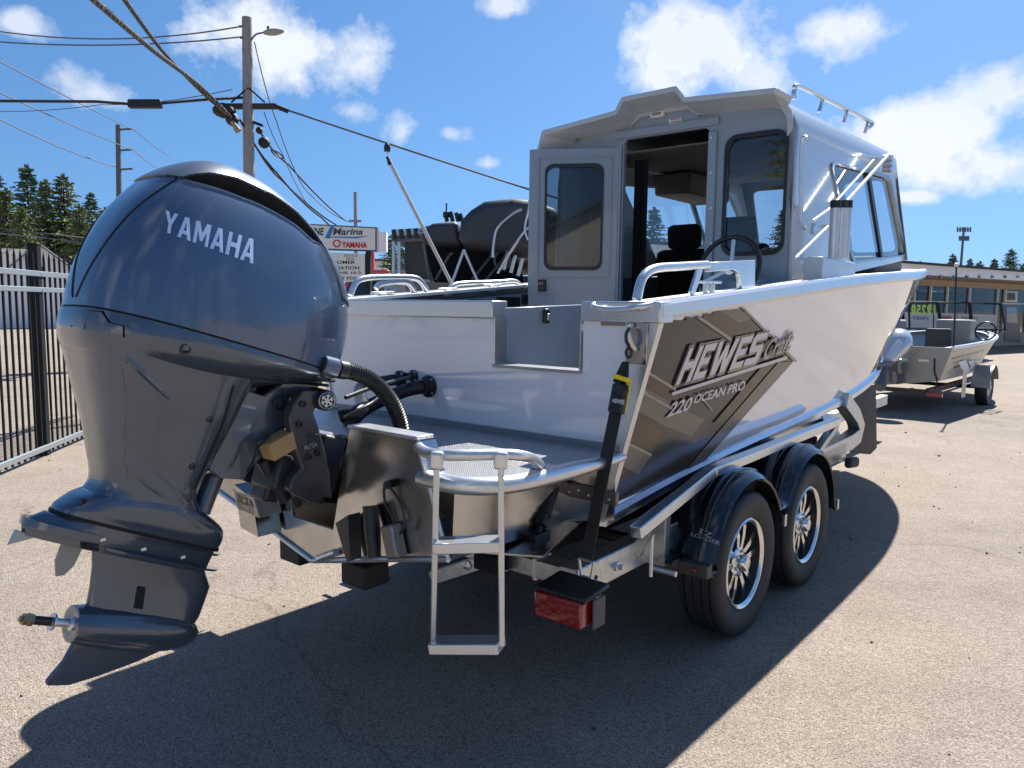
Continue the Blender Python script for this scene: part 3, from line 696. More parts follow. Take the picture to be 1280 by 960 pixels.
# side grab rail on the bulkhead corner
q = [BF.X(x, y, CXA - .03) for x, y in ((1009, 172), (1003, 174), (1001, 200), (1001, 255), (1003, 278), (1008, 288))]
MB().tube(smooth_path(q), .010, 8).build('corner_grab_rail', alub, boat)
# labels over the door
def XM(x): return lambda a, b: BF.X(a, b, x)
h = MB(); h.add([BF.X(x, y, CXA - .003) for x, y in ((836, 149), (852, 147), (852, 159), (836, 160))], [(0, 1, 2, 3)]); lb = h.build('warning_label', paper, boat)
h = MB()
for i in range(4):
    yy = 148.3 + i * 2.6; h.add([BF.X(x, y, CXA - .005) for x, y in ((837.5, yy + .9), (850.5, yy - .4), (850.5, yy + .5), (837.5, yy + 1.8))], [(0, 1, 2, 3)])
h.build('label_print', red, lb)
h = MB(); c = BF.X(822, 143, CXA - .015); h.box(c, (.03, .09, .035)); ml = h.build('cockpit_light', paper, boat, bevel=.006)
h = MB(); h.box(c + Vector((-.017, 0, 0)), (.004, .06, .018)); h.build('light_lens', dec_gr, ml)
# roof rack rail
def roofpt(px, py, y): return BF.Y(px, py, y)
q = [roofpt(992, 124, -.62), roofpt(993, 113, -.62), roofpt(999, 108, -.62), roofpt(1040, 128, -.60), roofpt(1086, 151, -.58), roofpt(1090, 156, -.58), roofpt(1084, 161, -.58)]
h = MB(); h.tube(smooth_path(q, 5), .014, 8); rk = h.build('roof_rack', alup, boat)
for a, b in (((1029, 123), (1024, 136)), ((1059, 138), (1055, 150)), ((1085, 152), (1081, 163))):
    h = MB(); h.bar(roofpt(*a, -.60), roofpt(*b, -.60) - Vector((0, 0, .02)), .02, .012); h.build('rack_post', alup, rk)
# gunwale handrails, starboard and port
for sd in (-1,):
    y = sd * .90
    P_ = [BF.Y(x, yy, -.90) for x, yy in ((796, 374), (803, 348), (818, 336), (850, 333), (884, 331))]
    P_ = [Vector((p.x, y, p.z)) for p in P_]
    h = MB(); h.tube(smooth_path(P_, 6), .017, 10); hr = h.build('gunwale_rail', alup, boat)
    A, B, C_, D_ = [BF.Y(x, yy, -.90) for x, yy in ((884, 328), (941, 325), (941, 362), (924, 362))]
    h = MB(); mp = lambda a, b, c: Vector((a, y + c - .012, b))
    pl = [(A.x, A.z), (B.x, B.z), (C_.x, C_.z), (D_.x, D_.z), (BF.Y(922, 342, -.9).x, BF.Y(922, 342, -.9).z), (BF.Y(914, 337, -.9).x, BF.Y(914, 337, -.9).z), (A.x, BF.Y(884, 340, -.9).z)]
    h.plate(pl, [], .025, mp); h.build('rail_bracket', alup, hr, bevel=.003)
    a = BF.Y(875, 335, -.9); b = BF.Y(864, 368, -.9); h = MB(); h.bar((a.x, y, a.z), (b.x, y, b.z), .012, .035, (0, 0, 1)); h.build('rail_post', alup, hr)
    c = BF.Y(886, 361, -.9)
    h = MB(); h.bar((c.x - .11, y, c.z + .025), (c.x + .11, y, c.z + .03), .016, .012); h.box((c.x - .03, y, c.z + .0), (.02, .02, .05)); h.box((c.x + .03, y, c.z), (.02, .02, .05)); h.build('mooring_cleat', alub, boat, bevel=.004)
for pts, nm in ((((438, 369), (445, 353), (458, 347.5), (487, 346.5), (514, 347), (526, 352), (536, 369)), 'gunwale_rail'), (((560, 364), (567, 357), (580, 354.5), (620, 353), (643, 352), (652, 359)), 'gunwale_rail'), (((470, 361), (476, 355), (500, 352), (512, 355), (519, 368)), 'inner_rail')):
    h = MB(); h.tube(smooth_path([BF.Y(x, y, .90) for x, y in pts], 6), .017, 10); h.build(nm, alup, boat)
h = MB(); a = BF.Y(494, 350, .90); b = BF.Y(484, 371, .90); h.bar(a, b, .012, .06); h.build('rail_bracket', alup, boat)
for px_, py_ in ((478, 371), (560, 366), (615, 361)):
    c = BF.Y(px_, py_, .87); h = MB(); h.bar((c.x - .08, c.y, c.z + .02), (c.x + .08, c.y, c.z + .025), .014, .012); h.box((c.x, c.y, c.z), (.05, .02, .04)); h.build('mooring_cleat', alub, boat, bevel=.003)
# rod holders on a box beside the cabin
cb = [BF.Y(1015, 348, -.90), BF.Y(1058, 344, -.90)]
h = MB(); h.box(((cb[0].x + cb[1].x) / 2, -.90, cb[0].z + .05), (cb[1].x - cb[0].x, .10, .13)); rh = h.build('rod_holder_base', grey2, boat, bevel=.008)
for i, px in enumerate((1041, 1049, 1056)):
    p = BF.Y(px, 317, -.90); t_ = BF.Y(px - .5, 252, -.90)
    h = MB(); h.tube([p - Vector((0, 0, .03)), Vector((p.x, -.90, t_.z))], .026, 12); rt1 = h.build('rod_holder', alub, boat)
    h = MB(); h.tube([(p.x, -.90, t_.z - .03), (p.x, -.90, t_.z + .012)], .029, 12); h.build('rod_holder_cap', black, rt1)
# folded outriggers / antennas
q = [((995, 322), (1035, 283), -.93), ((1016, 276), (1036, 262), -.93), ((1036, 262), (1092, 200), -.84), ((1059, 251), (1112, 192), -.80)]
for (a, b, y) in q:
    h = MB(); h.tube([BF.Y(*a, y), BF.Y(*b, y)], .0075 if y < -.82 else .011, 8); an = h.build('outrigger_pole', mat('white_fibreglass_rod', (.75, .76, .78), .3), boat)
h = MB(); c = BF.Y(1110, 200, -.74)
for dz in (-.07, -.03, .01): h.lathe([(.0, -.03), (.03, -.03), (.03, .03), (0, .03)], c + Vector((0, 0, dz)), (0, 1, 0), 12)
h.build('outrigger_mount', alub, boat)
h = MB(); h.bar(BF.Y(1016, 284, -.86), BF.Y(1034, 283, -.86), .02, .02); h.tube([BF.Y(1017, 280, -.86), BF.Y(1015, 292, -.86)], .012, 8); h.build('holder_bracket', alub, boat)

# ================================================================== HULL GRAPHICS (flat print on the hull side)
def H(off): 
    def f(x, y):
        p = BF.hit(x, y, hb, off)
        if p is None:
            q = BF.Y(x, y, -.86); lo_, no_, _i, _d = hb.find_nearest(q); p = lo_ + Vector((0, -off, 0))
        return p
    return f
def decal(poly, m_, lay, name='side_graphic', cell=4):
    return patch(poly, H(.0020 * lay), cell).build(name, m_, boat, smooth=60)
decal([(822, 400), (925, 384), (992, 451), (875, 582), (800, 615), (757, 633)], dk_taupe, 1)
decal([(802, 457), (840, 480), (858, 500), (838, 520), (790, 492)], br_taupe, 2)
decal([(870, 393), (902, 388.5), (955, 430), (925, 440)], br_taupe, 2)
decal([(796, 480), (855, 512), (835, 535), (786, 508)], md_taupe, 3)
decal([(786, 515), (830, 540), (812, 566), (779, 550)], br_taupe, 2)
decal([(779, 553), (812, 570), (796, 592), (770, 578)], md_taupe, 3)
decal([(902, 389), (924, 386), (940, 398), (920, 404)], md_taupe, 2)
decal([(855, 512), (880, 524), (862, 545), (836, 534)], md_taupe, 3)
decal([(989, 452), (875, 581), (859, 583), (972, 452)], md_taupe, 3.1)
decal([(950, 458), (960, 462), (902, 530), (890, 528)], br_taupe, 4.2)
for a, b, w_ in (((868, 394), (912, 424), 4.5), ((803, 462), (842, 486), 4.0), ((791, 484), (838, 510), 3.5), ((780, 552), (812, 568), 3.5), ((872, 493), (888, 512), 2.5)):
    decal([(a[0], a[1] - w_ / 2), (b[0], b[1] - w_ / 2), (b[0], b[1] + w_ / 2), (a[0], a[1] + w_ / 2)], lt_taupe, 5.0)
decal([(925, 384.5), (928, 384), (995, 451), (991, 452)], dec_blk, 4)
def htext(txt, p00, p10, p01, p11, m_, lay, bold=.03, shear=0., name='hull_lettering'):
    return text_on(txt, quad_fn(p00, p10, p01, p11, H(.0020 * lay)), bold, shear).build(name, m_, boat, smooth=0, recalc=False)
block_text('HEWES', quad_fn((840, 482), (944, 454), (859, 433), (959, 414), H(.0100)), .12, .05).build('hull_lettering', dec_blk, boat, smooth=0, recalc=False)
block_text('HEWES', quad_fn((841, 480), (943, 452), (859, 434), (958, 414), H(.0118)), .12).build('hull_lettering', dec_lt, boat, smooth=0, recalc=False)
decal([(837, 489), (981, 444), (981, 448), (837, 493)], dec_lt, 6.2)
htext('Craft', (948, 451), (985, 437), (957, 421), (992, 411), dec_blk, 7, .055, .3)
htext('Craft', (949, 449), (984, 436), (957, 423), (991, 413), dec_gr, 8, .008, .3)
htext('220', (828, 522), (858, 512), (838, 501), (866, 493), dec_blk, 5, .05)
htext('220', (829, 521), (858, 511), (838, 502), (865, 494), dec_lt, 6, .02)
htext('OCEAN PRO', (863, 504), (927, 486), (867, 492), (930, 474), dec_lt, 6, .02)
# ================================================================== STERN: engine bracket, swim platform, ladder, tabs
XP = -.44
def pmap(a, b, c): return Vector((XP + c, a, b))
face = [(-.555, 1.075), (-.695, .715), (0, .548), (.695, .715), (.555, 1.075), (.22, 1.075), (.17, .90), (.12, .70), (-.12, .70), (-.17, .90), (-.22, 1.075)]
br = MB().plate(face, [], .012, pmap).build('engine_bracket', alud, boat, bevel=.002)
h = MB()   # side and bottom plates running forward to the transom
for sd in (-1, 1):
    h.add([(XP + .012, sd * .705, .93), (XP + .012, sd * .693, .715), (TX - .004, sd * .62, .66), (TX - .004, sd * .66, .93)], [(0, 1, 2, 3)])
    h.add([(XP + .012, sd * .555, 1.07), (XP + .012, sd * .615, .93), (XP + .08, sd * .615, .93), (XP + .08, sd * .555, 1.07)], [(0, 1, 2, 3)])
    h.add([(XP + .012, sd * .693, .715), (XP + .012, 0, .548), (TX - .004, 0, .56), (TX - .004, sd * .62, .66)], [(0, 1, 2, 3)])
h.build('bracket_side_plate', alud, br, smooth=0)
for y0, y1 in ((-.56, -.215), (.215, .56)):
    h = MB(); h.box((XP + .03, (y0 + y1) / 2, 1.082), (.075, y1 - y0, .012)); h.build('bracket_top_flange', alub, br, bevel=.003)
for sd in (-1, 1):
    h = MB(); h.tube([(XP - .004, 0, .560), (XP - .004, sd * .35, .645), (XP - .004, sd * .695, .722)], .009, 8); h.build('bottom_weld_lip', alub, br)
    h = MB(); h.tube([(XP - .002, sd * .695, .72), (XP - .002, sd * .557, 1.07)], .007, 6); h.build('side_weld_lip', alub, br)
h = MB(); h.tube([BF.X(398, 698, XP - .02), BF.X(420, 690, XP - .02)], .013, 10); h.build('drain_tube', alub, br)
# swim platform, one on each side of the engine, joined across the transom foot
def plat(sd):
    P_ = [(.30, -.86), (.20, -.86), (.05, -.85), (-.12, -.845), (-.26, -.835), (-.36, -.80), (-.42, -.73), (-.43, -.64), (-.425, -.56)]
    return [Vector((x, -sd * y, .955)) for x, y in P_]
for sd in (-1, 1):
    q = smooth_path(plat(sd), 5); h = MB(); h.tube(q, [.012 + .017 * min(1, i / 12) for i in range(len(q))], 12); h.build('platform_edge_tube', alub, boat)
q0 = smooth_path([Vector((p.x, -p.y, p.z)) for p in plat(1)], 4); q1 = smooth_path([Vector((p.x, -p.y, p.z)) for p in plat(-1)], 4)
a_ = plat(-1); b_ = plat(1)
loop = [(p.x, p.y) for p in smooth_path(a_, 4)] + [(XP + .07, -.50), (XP + .07, -.2), (-.16, -.19), (-.16, .19), (XP + .07, .2), (XP + .07, .50)] + [(p.x, p.y) for p in smooth_path(b_, 4)][::-1]
MB().plate(loop, [], .012, lambda a, b, c: Vector((a, b, .972 - c))).build('swim_platform', tread, boat)
h = MB(); h.box((TX - .008, 0, .985), (.012, 1.70, .026)); h.build('tread_upstand', tread, boat)
h = MB(); h.grid(lambda a, b: Vector((TX - .006, -.83 + a * 1.66, (.955 if b > .5 else chinez(-.83 + a * 1.66) - .0))), 20, 1); h.build('lower_transom', alud, boat)
h = MB()
for sd in (-1, 1):
    # trim tab
    z = .675
    pts = [BF.Z(606, 690, z), BF.Z(678, 695, z), BF.Z(735, 645, z), BF.Z(690, 640, z)]
    pts = [Vector((p.x, -sd * p.y, p.z)) for p in pts]; h = MB(); h.add(pts + [p - Vector((0, 0, .006)) for p in pts], [(0, 1, 2, 3), (7, 6, 5, 4), (0, 4, 5, 1), (1, 5, 6, 2), (2, 6, 7, 3), (3, 7, 4, 0)]); tab = h.build('trim_tab', mat('stainless_sheet', (.42, .40, .38), .22, metal=1, var=.1), boat)
    t0 = BF.X(692, 600, .20); t1 = BF.Z(672, 668, z + .01); t0 = Vector((t0.x, -sd * t0.y, t0.z)); t1 = Vector((t1.x, -sd * t1.y, t1.z))
    h = MB(); h.tube([t0, t0 * .35 + t1 * .65, t0 * .34 + t1 * .66, t0 * .15 + t1 * .85, t0 * .14 + t1 * .86, t1], [.030, .030, .024, .024, .012, .012], 14); h.box(t1, (.09, .05, .02)); h.build('tab_actuator', black, boat)
    h = MB(); h.box((TX - .02, sd * .73, .80), (.02, .24, .05)); rs = h.build('hinge_strip', mat('dark_alu_strip', (.16, .16, .16), .35, metal=.8), boat, bevel=.003)
    for i in range(5):
        h = MB(); h.lathe([(.006, 0), (.005, .004), (0, .006)], (TX - .03, sd * (.64 + i * .045), .795 + .012 * (i % 2)), (-1, 0, 0), 8); h.build('rivet', alub, rs)
# boarding rail and ladder
rp = [BF.Z(521, 556, 1.05), BF.Z(532, 565, 1.065), BF.Z(560, 569, 1.08), BF.Z(625, 568, 1.08), BF.Z(652, 570, 1.07), BF.Z(668, 575, 1.03), BF.Z(676, 583, .985)]
MB().tube(smooth_path(rp, 6), .0165, 12).build('boarding_rail', alub, boat)
h = MB(); h.lathe([(.04, 0), (.04, .004), (0, .005)], BF.Z(681, 584, .975), (0, 0, 1), 14); h.build('rail_foot', alub, boat)
tl, tr = BF.Z(546, 572, 1.075), BF.Z(626, 572, 1.075); bl, brr = BF.X(541.5, 806, -.52), BF.X(627, 806, -.44)
ld = MB(); ld.bar(tl, bl, .030, .017, tl - tr); ld = ld.build('boarding_ladder', alup, boat, bevel=.003)
h = MB(); h.bar(tr, brr, .030, .017, tl - tr); h.build('ladder_rail', alup, ld, bevel=.003)
for t in (.45, 1.0):
    a = tl.lerp(bl, t); b = tr.lerp(brr, t); d = (b - a).normalized(); h = MB(); nrm = Vector((0, 0, 1)).cross(d).normalized()
    h.bar(a, b, .075, .032); h.build('ladder_step', alup, ld, bevel=.003)
for p in (tl, tr):
    h = MB(); h.bar(p + Vector((0, 0, .019)), p - Vector((0, 0, .034)), .030, .040, tl - tr); h.build('ladder_clamp', alub, ld, bevel=.010, seg=3)
# gear on the face of the bracket
h = MB(); a = BF.X(463, 632, XP - .03); b = BF.X(468, 697, XP - .05); h.tube([a, a.lerp(b, .5), b], [.026, .027, .022], 14); h.build('pump_canister', black, boat)
h = MB(); a = [BF.X(x, y, XP - .012) for x, y in ((434, 650), (450, 640), (452, 697), (448, 698))]; b = [p - Vector((.05, 0, 0)) for p in a]; h.add(a + b, [(0, 1, 2, 3), (7, 6, 5, 4), (0, 4, 5, 1), (1, 5, 6, 2), (2, 6, 7, 3), (3, 7, 4, 0)]); h.build('canister_bracket', motord, boat)
h = MB(); a = BF.X(488, 655, XP - .03); b = BF.X(497, 697, XP - .03); h.bar(a, b, .055, .05, (1, 0, 0)); h.build('switch_housing', mat('grey_metal_box', (.20, .20, .20), .35, metal=.6), boat, bevel=.008)
h = MB(); h.tube(smooth_path([BF.X(x, y, XP - .03) for x, y in ((486, 605), (480, 612), (482, 630), (490, 645), (494, 655))], 5), .005, 6); h.tube(smooth_path([BF.X(x, y, XP - .035) for x, y in ((484, 606), (492, 615), (502, 632), (505, 655), (500, 668))], 5), .0045, 6); h.tube([BF.X(484, 606, XP), BF.X(484, 606, XP - .03)], .014, 8)
h.build('sensor_cable', black, boat)
pa, pb, pc, pd = [BF.X(x, y, XP - .11) for x, y in ((290, 611), (317, 620), (324, 648), (297, 637))]
h = MB(); bk = [p + Vector((.10, 0, 0)) for p in (pa, pb, pc, pd)]; h.add([pa, pb, pc, pd] + bk, [(0, 1, 2, 3), (7, 6, 5, 4), (0, 4, 5, 1), (1, 5, 6, 2), (2, 6, 7, 3), (3, 7, 4, 0)]); pb_ = h.build('bracket_plaque', mat('worn_plate', (.42, .42, .42), .4, metal=.5), boat, bevel=.004)
text_on('FCTA', quad_fn((297, 629), (317, 635), (295, 618), (315, 625), lambda x, y: BF.X(x, y, XP - .112)), .04).build('plaque_lettering', dec_blk, pb_, smooth=0, recalc=False)
h = MB(); c = [BF.X(x, y, XP - .01) for x, y in ((322, 600), (345, 618), (352, 664), (330, 652))]; b = [p - Vector((.10, 0, 0)) for p in c]; h.add(c + b, [(0, 1, 2, 3), (7, 6, 5, 4), (0, 4, 5, 1), (1, 5, 6, 2), (2, 6, 7, 3), (3, 7, 4, 0)]); h.build('bracket_box', alud, boat)
# rigging flanges and hoses at the foot of the transom
def flange(px, py, r, name='hose_flange'):
    c = BF.X(px, py, TX - .004); h = MB(); h.lathe([(0, 0), (r, 0), (r, .008), (r * .8, .012), (r * .62, .02), (r * .62, .05)], c, (-1, 0, 0), 20); f_ = h.build(name, black, boat)
    for k in range(4):
        a = k * pi / 2 + .7; h = MB(); h.lathe([(.005, .008), (.004, .013), (0, .014)], c + Vector((0, cos(a) * r * .86, sin(a) * r * .86)), (-1, 0, 0), 6); h.build('screw', alub, f_)
    return c
c1 = flange(536, 483, .050); c2 = flange(517, 470, .028); c3 = flange(500, 474, .040)
h = MB(); h.tube(smooth_path([c1 - Vector((.03, 0, 0)), c1 + Vector((-.10, .06, -.02)), c1 + Vector((-.22, .16, -.09)), c1 + Vector((-.30, .20, -.17))], 6), .030, 12); h.build('rigging_elbow', black, boat)
h = MB(); h.tube(smooth_path([c3 - Vector((.03, 0, 0)), c3 + Vector((-.16, .08, -.03)), BF.Y(452, 510, -.06), BF.Y(425, 520, -.05)], 6), .026, 12); h.build('rigging_elbow', black, boat)
h = MB(); h.tube(smooth_path([c2, BF.Y(470, 483, -.05), BF.Y(432, 497, -.12)], 6), .008, 8); h.build('steering_hose', black, boat)
h = MB(); h.tube(smooth_path([c3 + Vector((-.05, .02, -.02)), BF.Y(470, 500, -.12), BF.Y(430, 522, -.14)], 6), .006, 8); h.build('steering_hose', black, boat)

# ================================================================== OUTBOARD
om = thing('outboard_motor', 'big blue-grey outboard motor tilted on the stern of the large boat, without its propeller', 'outboard motor', BF, (-.80, 0, .43))
TC, TS = cos(radians(16.5)), sin(radians(16.5))
def mo(s, t, y): return Vector((-.80 - s * TC + t * TS, y, 1.30 + s * TS + t * TC))
def moinv(p):
    dx, dz = p.x + .80, p.z - 1.30; return (-dx * TC + dz * TS, dx * TS + dz * TC)
def shf(t): return .15 * min(1, max(0, (-.42 - t) / .14))
def ring(t, sf, sa, w, n=72, e=2.6, ef=None):
    sc, a = (sf + sa) / 2, (sa - sf) / 2; R = []
    for i in range(n):
        p = 2 * pi * i / n; c, q = cos(p), sin(p); ee = e if c > 0 else (ef or e)
        s__ = sc + a * math.copysign(abs(c) ** (2 / ee), c)
        R.append(mo(s__, t + shf(t) * (s__ + .13), w * math.copysign(abs(q) ** (2 / ee), q)))
    return R
def shell(lv, e=2.6, ef=None, n=72, sub=6):
    T = [l[0] for l in lv]; R = []
    asc = sorted(lv)
    T = [l[0] for l in asc]
    for i in range(len(asc) - 1):
        for k in range(sub):
            t = T[i] + (T[i + 1] - T[i]) * k / sub; R.append(ring(t, scurve(T, [l[1] for l in asc], t), scurve(T, [l[2] for l in asc], t), max(.002, scurve(T, [l[3] for l in asc], t)), n, e, ef))
    R.append(ring(T[-1], asc[-1][1], asc[-1][2], asc[-1][3], n, e, ef)); return R
cowl_lv = [(.062, -.395, .452, .250), (.12, -.412, .455, .251), (.20, -.416, .452, .248), (.28, -.402, .437, .241), (.36, -.366, .412, .229), (.43, -.304, .380, .212), (.49, -.228, .342, .187), (.54, -.140, .292, .153), (.575, -.062, .238, .112), (.597, .01, .182, .066), (.606, .06, .13, .022)]
R = shell(cowl_lv, 3.1, 2.5, 96, 6)
h = MB(); h.loft(R)
probe = h.build('cowling', [motor2, blackm], om, smooth=60)
cb_ = bvh_of(probe)
# recess the air intake under the crown band
open_px = [(228, 223), (245, 219.5), (262, 218), (297, 224.5), (341, 245), (372, 268), (392, 291), (406, 312), (388, 299), (366, 280), (329, 259), (300, 247), (270, 236), (245, 229)]
def inpoly(x, y, P):
    c = False
    for i in range(len(P)):
        x1, y1 = P[i]; x2, y2 = P[i - 1]
        if (y1 > y) != (y2 > y) and x < (x2 - x1) * (y - y1) / (y2 - y1) + x1: c = not c
    return c
op2 = []
for (x, y) in open_px:
    p = BF.hit(x, y, cb_)
    if p is None: p = BF.Y(x, y, -.15)
    op2.append(moinv(p))
def cowlhit(off):
    def f(x, y):
        p = BF.hit(x, y, cb_, off)
        if p is None:
            q = BF.Y(x, y, -.16); lo, no, i, d = cb_.find_nearest(q); p = lo + no * (off if (no.dot(lo - Vector((-.8, 0, 1.6))) > 0) else -off)
        return p
    return f
# rebuild the cowl from a fine grid so the recess has a crisp lip
bpy.data.objects.remove(probe)
R = shell(cowl_lv, 3.1, 2.5, 320, 20); n = 320
h = MB(); V_ = [p for r in R for p in r]; inside = []
cen = Vector((-.80, 0, 1.55))
for p in V_:
    s_, t_ = moinv(p); inside.append(inpoly(s_, t_, op2) and abs(p.y) > .02)
V2 = []
for p, k in zip(V_, inside):
    if k: q = mo(*moinv(p), p.y * .80); s_, t_ = moinv(q); q = mo(s_ * .985, t_ - .028, p.y * .80); V2.append(q)
    else: V2.append(p)
fs = []; mi = []
for i in range(len(R) - 1):
    for j in range(n):
        a, b, c, d = i * n + j, i * n + (j + 1) % n, (i + 1) * n + (j + 1) % n, (i + 1) * n + j; fs.append((a, b, c, d)); mi.append(1 if any(inside[k] for k in (a, b, c, d)) else 0)
fs.append(tuple(range((len(R) - 1) * n, len(R) * n))); mi.append(0); fs.append(tuple(range(n))[::-1]); mi.append(0)
h.v = V2; h.f = fs; h.mi = mi
cowl = h.build('cowling', [motor2, blackm], om, smooth=50)
# crown band: a raised shell over the top of the cowl, its lower edge the lip of the intake
lipc = op2[:8] + [moinv(BF.Y(431, 372, -.2))]
bandpoly = lipc + [(-.60, lipc[-1][1] - .04), (-.60, .90), (.60, .90), moinv(BF.Y(203, 196, -.16)), moinv(BF.Y(207, 209, -.2))]
h = MB(); idx = {}; fs = []
def lift(p):
    s_, t_ = moinv(p); return mo(.02 + (s_ - .02) * 1.012, .28 + (t_ - .28) * 1.018, p.y * 1.022)
ok_ = [inpoly(*moinv(p), bandpoly) for p in V_]
for i in range(len(R) - 1):
    for j in range(n):
        q = (i * n + j, i * n + (j + 1) % n, (i + 1) * n + (j + 1) % n, (i + 1) * n + j)
        if all(ok_[k] for k in q): fs.append(q)
q = tuple(range((len(R) - 1) * n, len(R) * n)); fs.append(q)
used = sorted({k for f in fs for k in f}); mp_ = {k: i for i, k in enumerate(used)}; nv_ = len(used)
vs = [lift(V_[k]) for k in used] + [V_[k] for k in used]
edges = {}
for f in fs:
    for a, b in zip(f, f[1:] + f[:1]): edges[(a, b)] = edges.get((a, b), 0) + 1
F_ = [tuple(mp_[k] for k in f) for f in fs] + [(mp_[a], mp_[b], mp_[b] + nv_, mp_[a] + nv_) for (a, b) in edges if (b, a) not in edges]
h.add(vs, F_); h.build('crown_band', mat('crown_satin_paint', (.075, .10, .14), .40, metal=.4, coat=.3), cowl, smooth=50)
def mtube(px, r, name, mt=seam, off=.0, parent=None):
    P_ = smooth_path([Vector((*p, 0)) for p in px], 8); h = MB(); pts = [cowlhit(off)(p.x, p.y) for p in P_]
    h.tube(pts, r, 6); o_ = h.build(name, mt, parent or cowl); 
    h = MB(); h.tube([Vector((p.x, -p.y, p.z)) for p in pts], r, 6); h.build(name, mt, parent or cowl); return o_
mtube([(95, 371), (112, 335), (140, 293), (170, 260), (200, 237), (221, 224)], .0032, 'panel_seam')
mtube([(221, 224), (212, 213), (204, 205)], .0032, 'panel_seam')
mtube([(230, 225), (245, 229), (270, 236), (300, 247), (329, 259), (366, 280), (388, 299), (406, 314), (431, 372)], .0045, 'intake_lip', motor2)
# lettering
block_text('YAMAHA', quad_fn((203, 289), (316, 330), (207, 263), (322, 301), cowlhit(.0018)), .17).build('cowl_lettering', letter, cowl, smooth=0, recalc=False)
# lower cowl, with the waist gasket above it
h = MB(); h.loft(shell([(.046, -.390, .450, .246), (.064, -.390, .450, .246)], 3.1, 2.5, 72, 1)); h.build('waist_gasket', seam, om)
h = MB(); h.loft(shell([(-.055, -.05, .425, .190), (-.038, -.12, .436, .212), (-.018, -.19, .444, .232), (.012, -.30, .452, .248), (.035, -.380, .455, .252), (.056, -.397, .454, .250)], 3.1, 2.5, 96, 5)); lc = h.build('lower_cowl', motor, om, smooth=60)
lb_ = bvh_of(lc)
def lhit(bv, off, yy=-.2):
    def f(x, y):
        p = BF.hit(x, y, bv, off)
        if p is None:
            q = BF.Y(x, y, yy); lo, no, i, d = bv.find_nearest(q); p = lo + (lo - Vector((lo.x, 0, lo.z))).normalized() * off
        return p
    return f
def outline(pts, bv, r, name, parent, mt=seam, yy=-.2):
    h = MB(); h.tube([lhit(bv, 0, yy)(x, y) for x, y in pts], r, 6); return h.build(name, mt, parent)
patch([(109, 410), (112, 389), (128, 391), (137, 404), (154, 408), (154, 421)], lhit(lb_, .006), 6).build('cowl_latch', motor, lc, smooth=60)
outline([(106, 411), (111, 388), (129, 390), (138, 404), (155, 408), (155, 422)], lb_, .0028, 'latch_seam', lc)
outline([(91, 372), (89, 408)], lb_, .0025, 'rear_seam', lc)
h = MB(); p = lhit(lb_, .0)(232, 436); h.lathe([(.016, -.01), (.016, .003), (.010, .004), (.010, -.01)], p, (0, -1, 0), 16); h.build('flush_port', motord, lc)
# mid-section: upper leg cover
leg_lv = [(-.50, -.07, .320, .108), (-.455, -.03, .288, .106), (-.40, -.005, .276, .106), (-.33, -.020, .298, .120), (-.23, -.040, .338, .146), (-.15, -.052, .376, .172), (-.08, -.060, .408, .194), (-.030, -.075, .432, .210), (-.022, -.08, .434, .212)]
h = MB(); h.loft(shell(leg_lv, 3.6, 4.5, 96, 6)); leg = h.build('leg_cover', motor, om, smooth=60); gb = bvh_of(leg)
def ridge(path, w_, hgt, name, bv, parent, mt=motor, yy=-.15):
    P_ = smooth_path([Vector((*p, 0)) for p in path], 6); rows = []
    for i, p in enumerate(P_):
        k = sin(pi * i / (len(P_) - 1)) ** .6; c = lhit(bv, hgt * k, yy)(p.x, p.y); a = lhit(bv, .0, yy)(p.x, p.y - w_ * k - .3); b = lhit(bv, .0, yy)(p.x, p.y + w_ * .8 * k + .3); rows += [a, c, b]
    h = MB(); h.add(rows, [(i * 3 + j, (i + 1) * 3 + j, (i + 1) * 3 + j + 1, i * 3 + j + 1) for i in range(len(P_) - 1) for j in range(2)]); return h.build(name, mt, parent, smooth=50)
ridge([(143, 440), (165, 455), (190, 478), (212, 500)], 6, .005, 'leg_crease', gb, leg)
ridge([(152, 572), (175, 592), (205, 612), (240, 628)], 14, .006, 'leg_crease', gb, leg)
ridge([(150, 445), (158, 500), (156, 560), (160, 600)], 4, .003, 'leg_crease', gb, leg)
for (x, y) in ((262, 524), (240, 583)):
    p = lhit(gb, 0)(x, y); h = MB(); h.lathe([(.010, -.004), (.010, .003), (.007, .004), (.006, .001), (0, .001)], p, (0, -1, 0), 14); h.build('cover_screw', motord, leg)
outline([(292, 482), (276, 536), (252, 590), (243, 612)], gb, .004, 'cover_seam', leg)
# apron and the stack of plates above the gearcase
h = MB(); h.loft(shell([(-.572, -.135, .362, .098), (-.545, -.139, .352, .106), (-.51, -.128, .335, .110), (-.48, -.08, .318, .110), (-.45, -.02, .290, .106)], 3.2, 4.0, 72, 5)); ap = h.build('apron', motor, om, smooth=50, bevel=0); apb = bvh_of(ap)
p = lhit(apb, 0, -.1)(105, 628); h = MB(); h.lathe([(.012, -.01), (.012, .003), (.006, .004), (.006, -.004), (0, -.004)], p, (0, -1, 0), 14); h.build('apron_screw', black, ap)
h = MB(); h.loft(shell([(-.582, -.138, .366, .0975), (-.572, -.138, .364, .0985)], 3.2, 4, 72, 1)); h.build('apron_gasket', seam, om)
h = MB(); h.loft(shell([(-.655, -.12, .425, .074), (-.62, -.125, .430, .086), (-.583, -.13, .385, .096)], 1.9, 3.4, 72, 4)); up_ = h.build('upper_case', motor, om, smooth=60)
for (t, f_) in ((-.592, -.152), (-.640, -.158)):
    h = MB(); h.loft(shell([(t - .005, f_, .30, .096), (t + .003, f_ - .008, .30, .101)], 2.2, 2.6, 48, 1)); h.build('case_fin', motor, om)
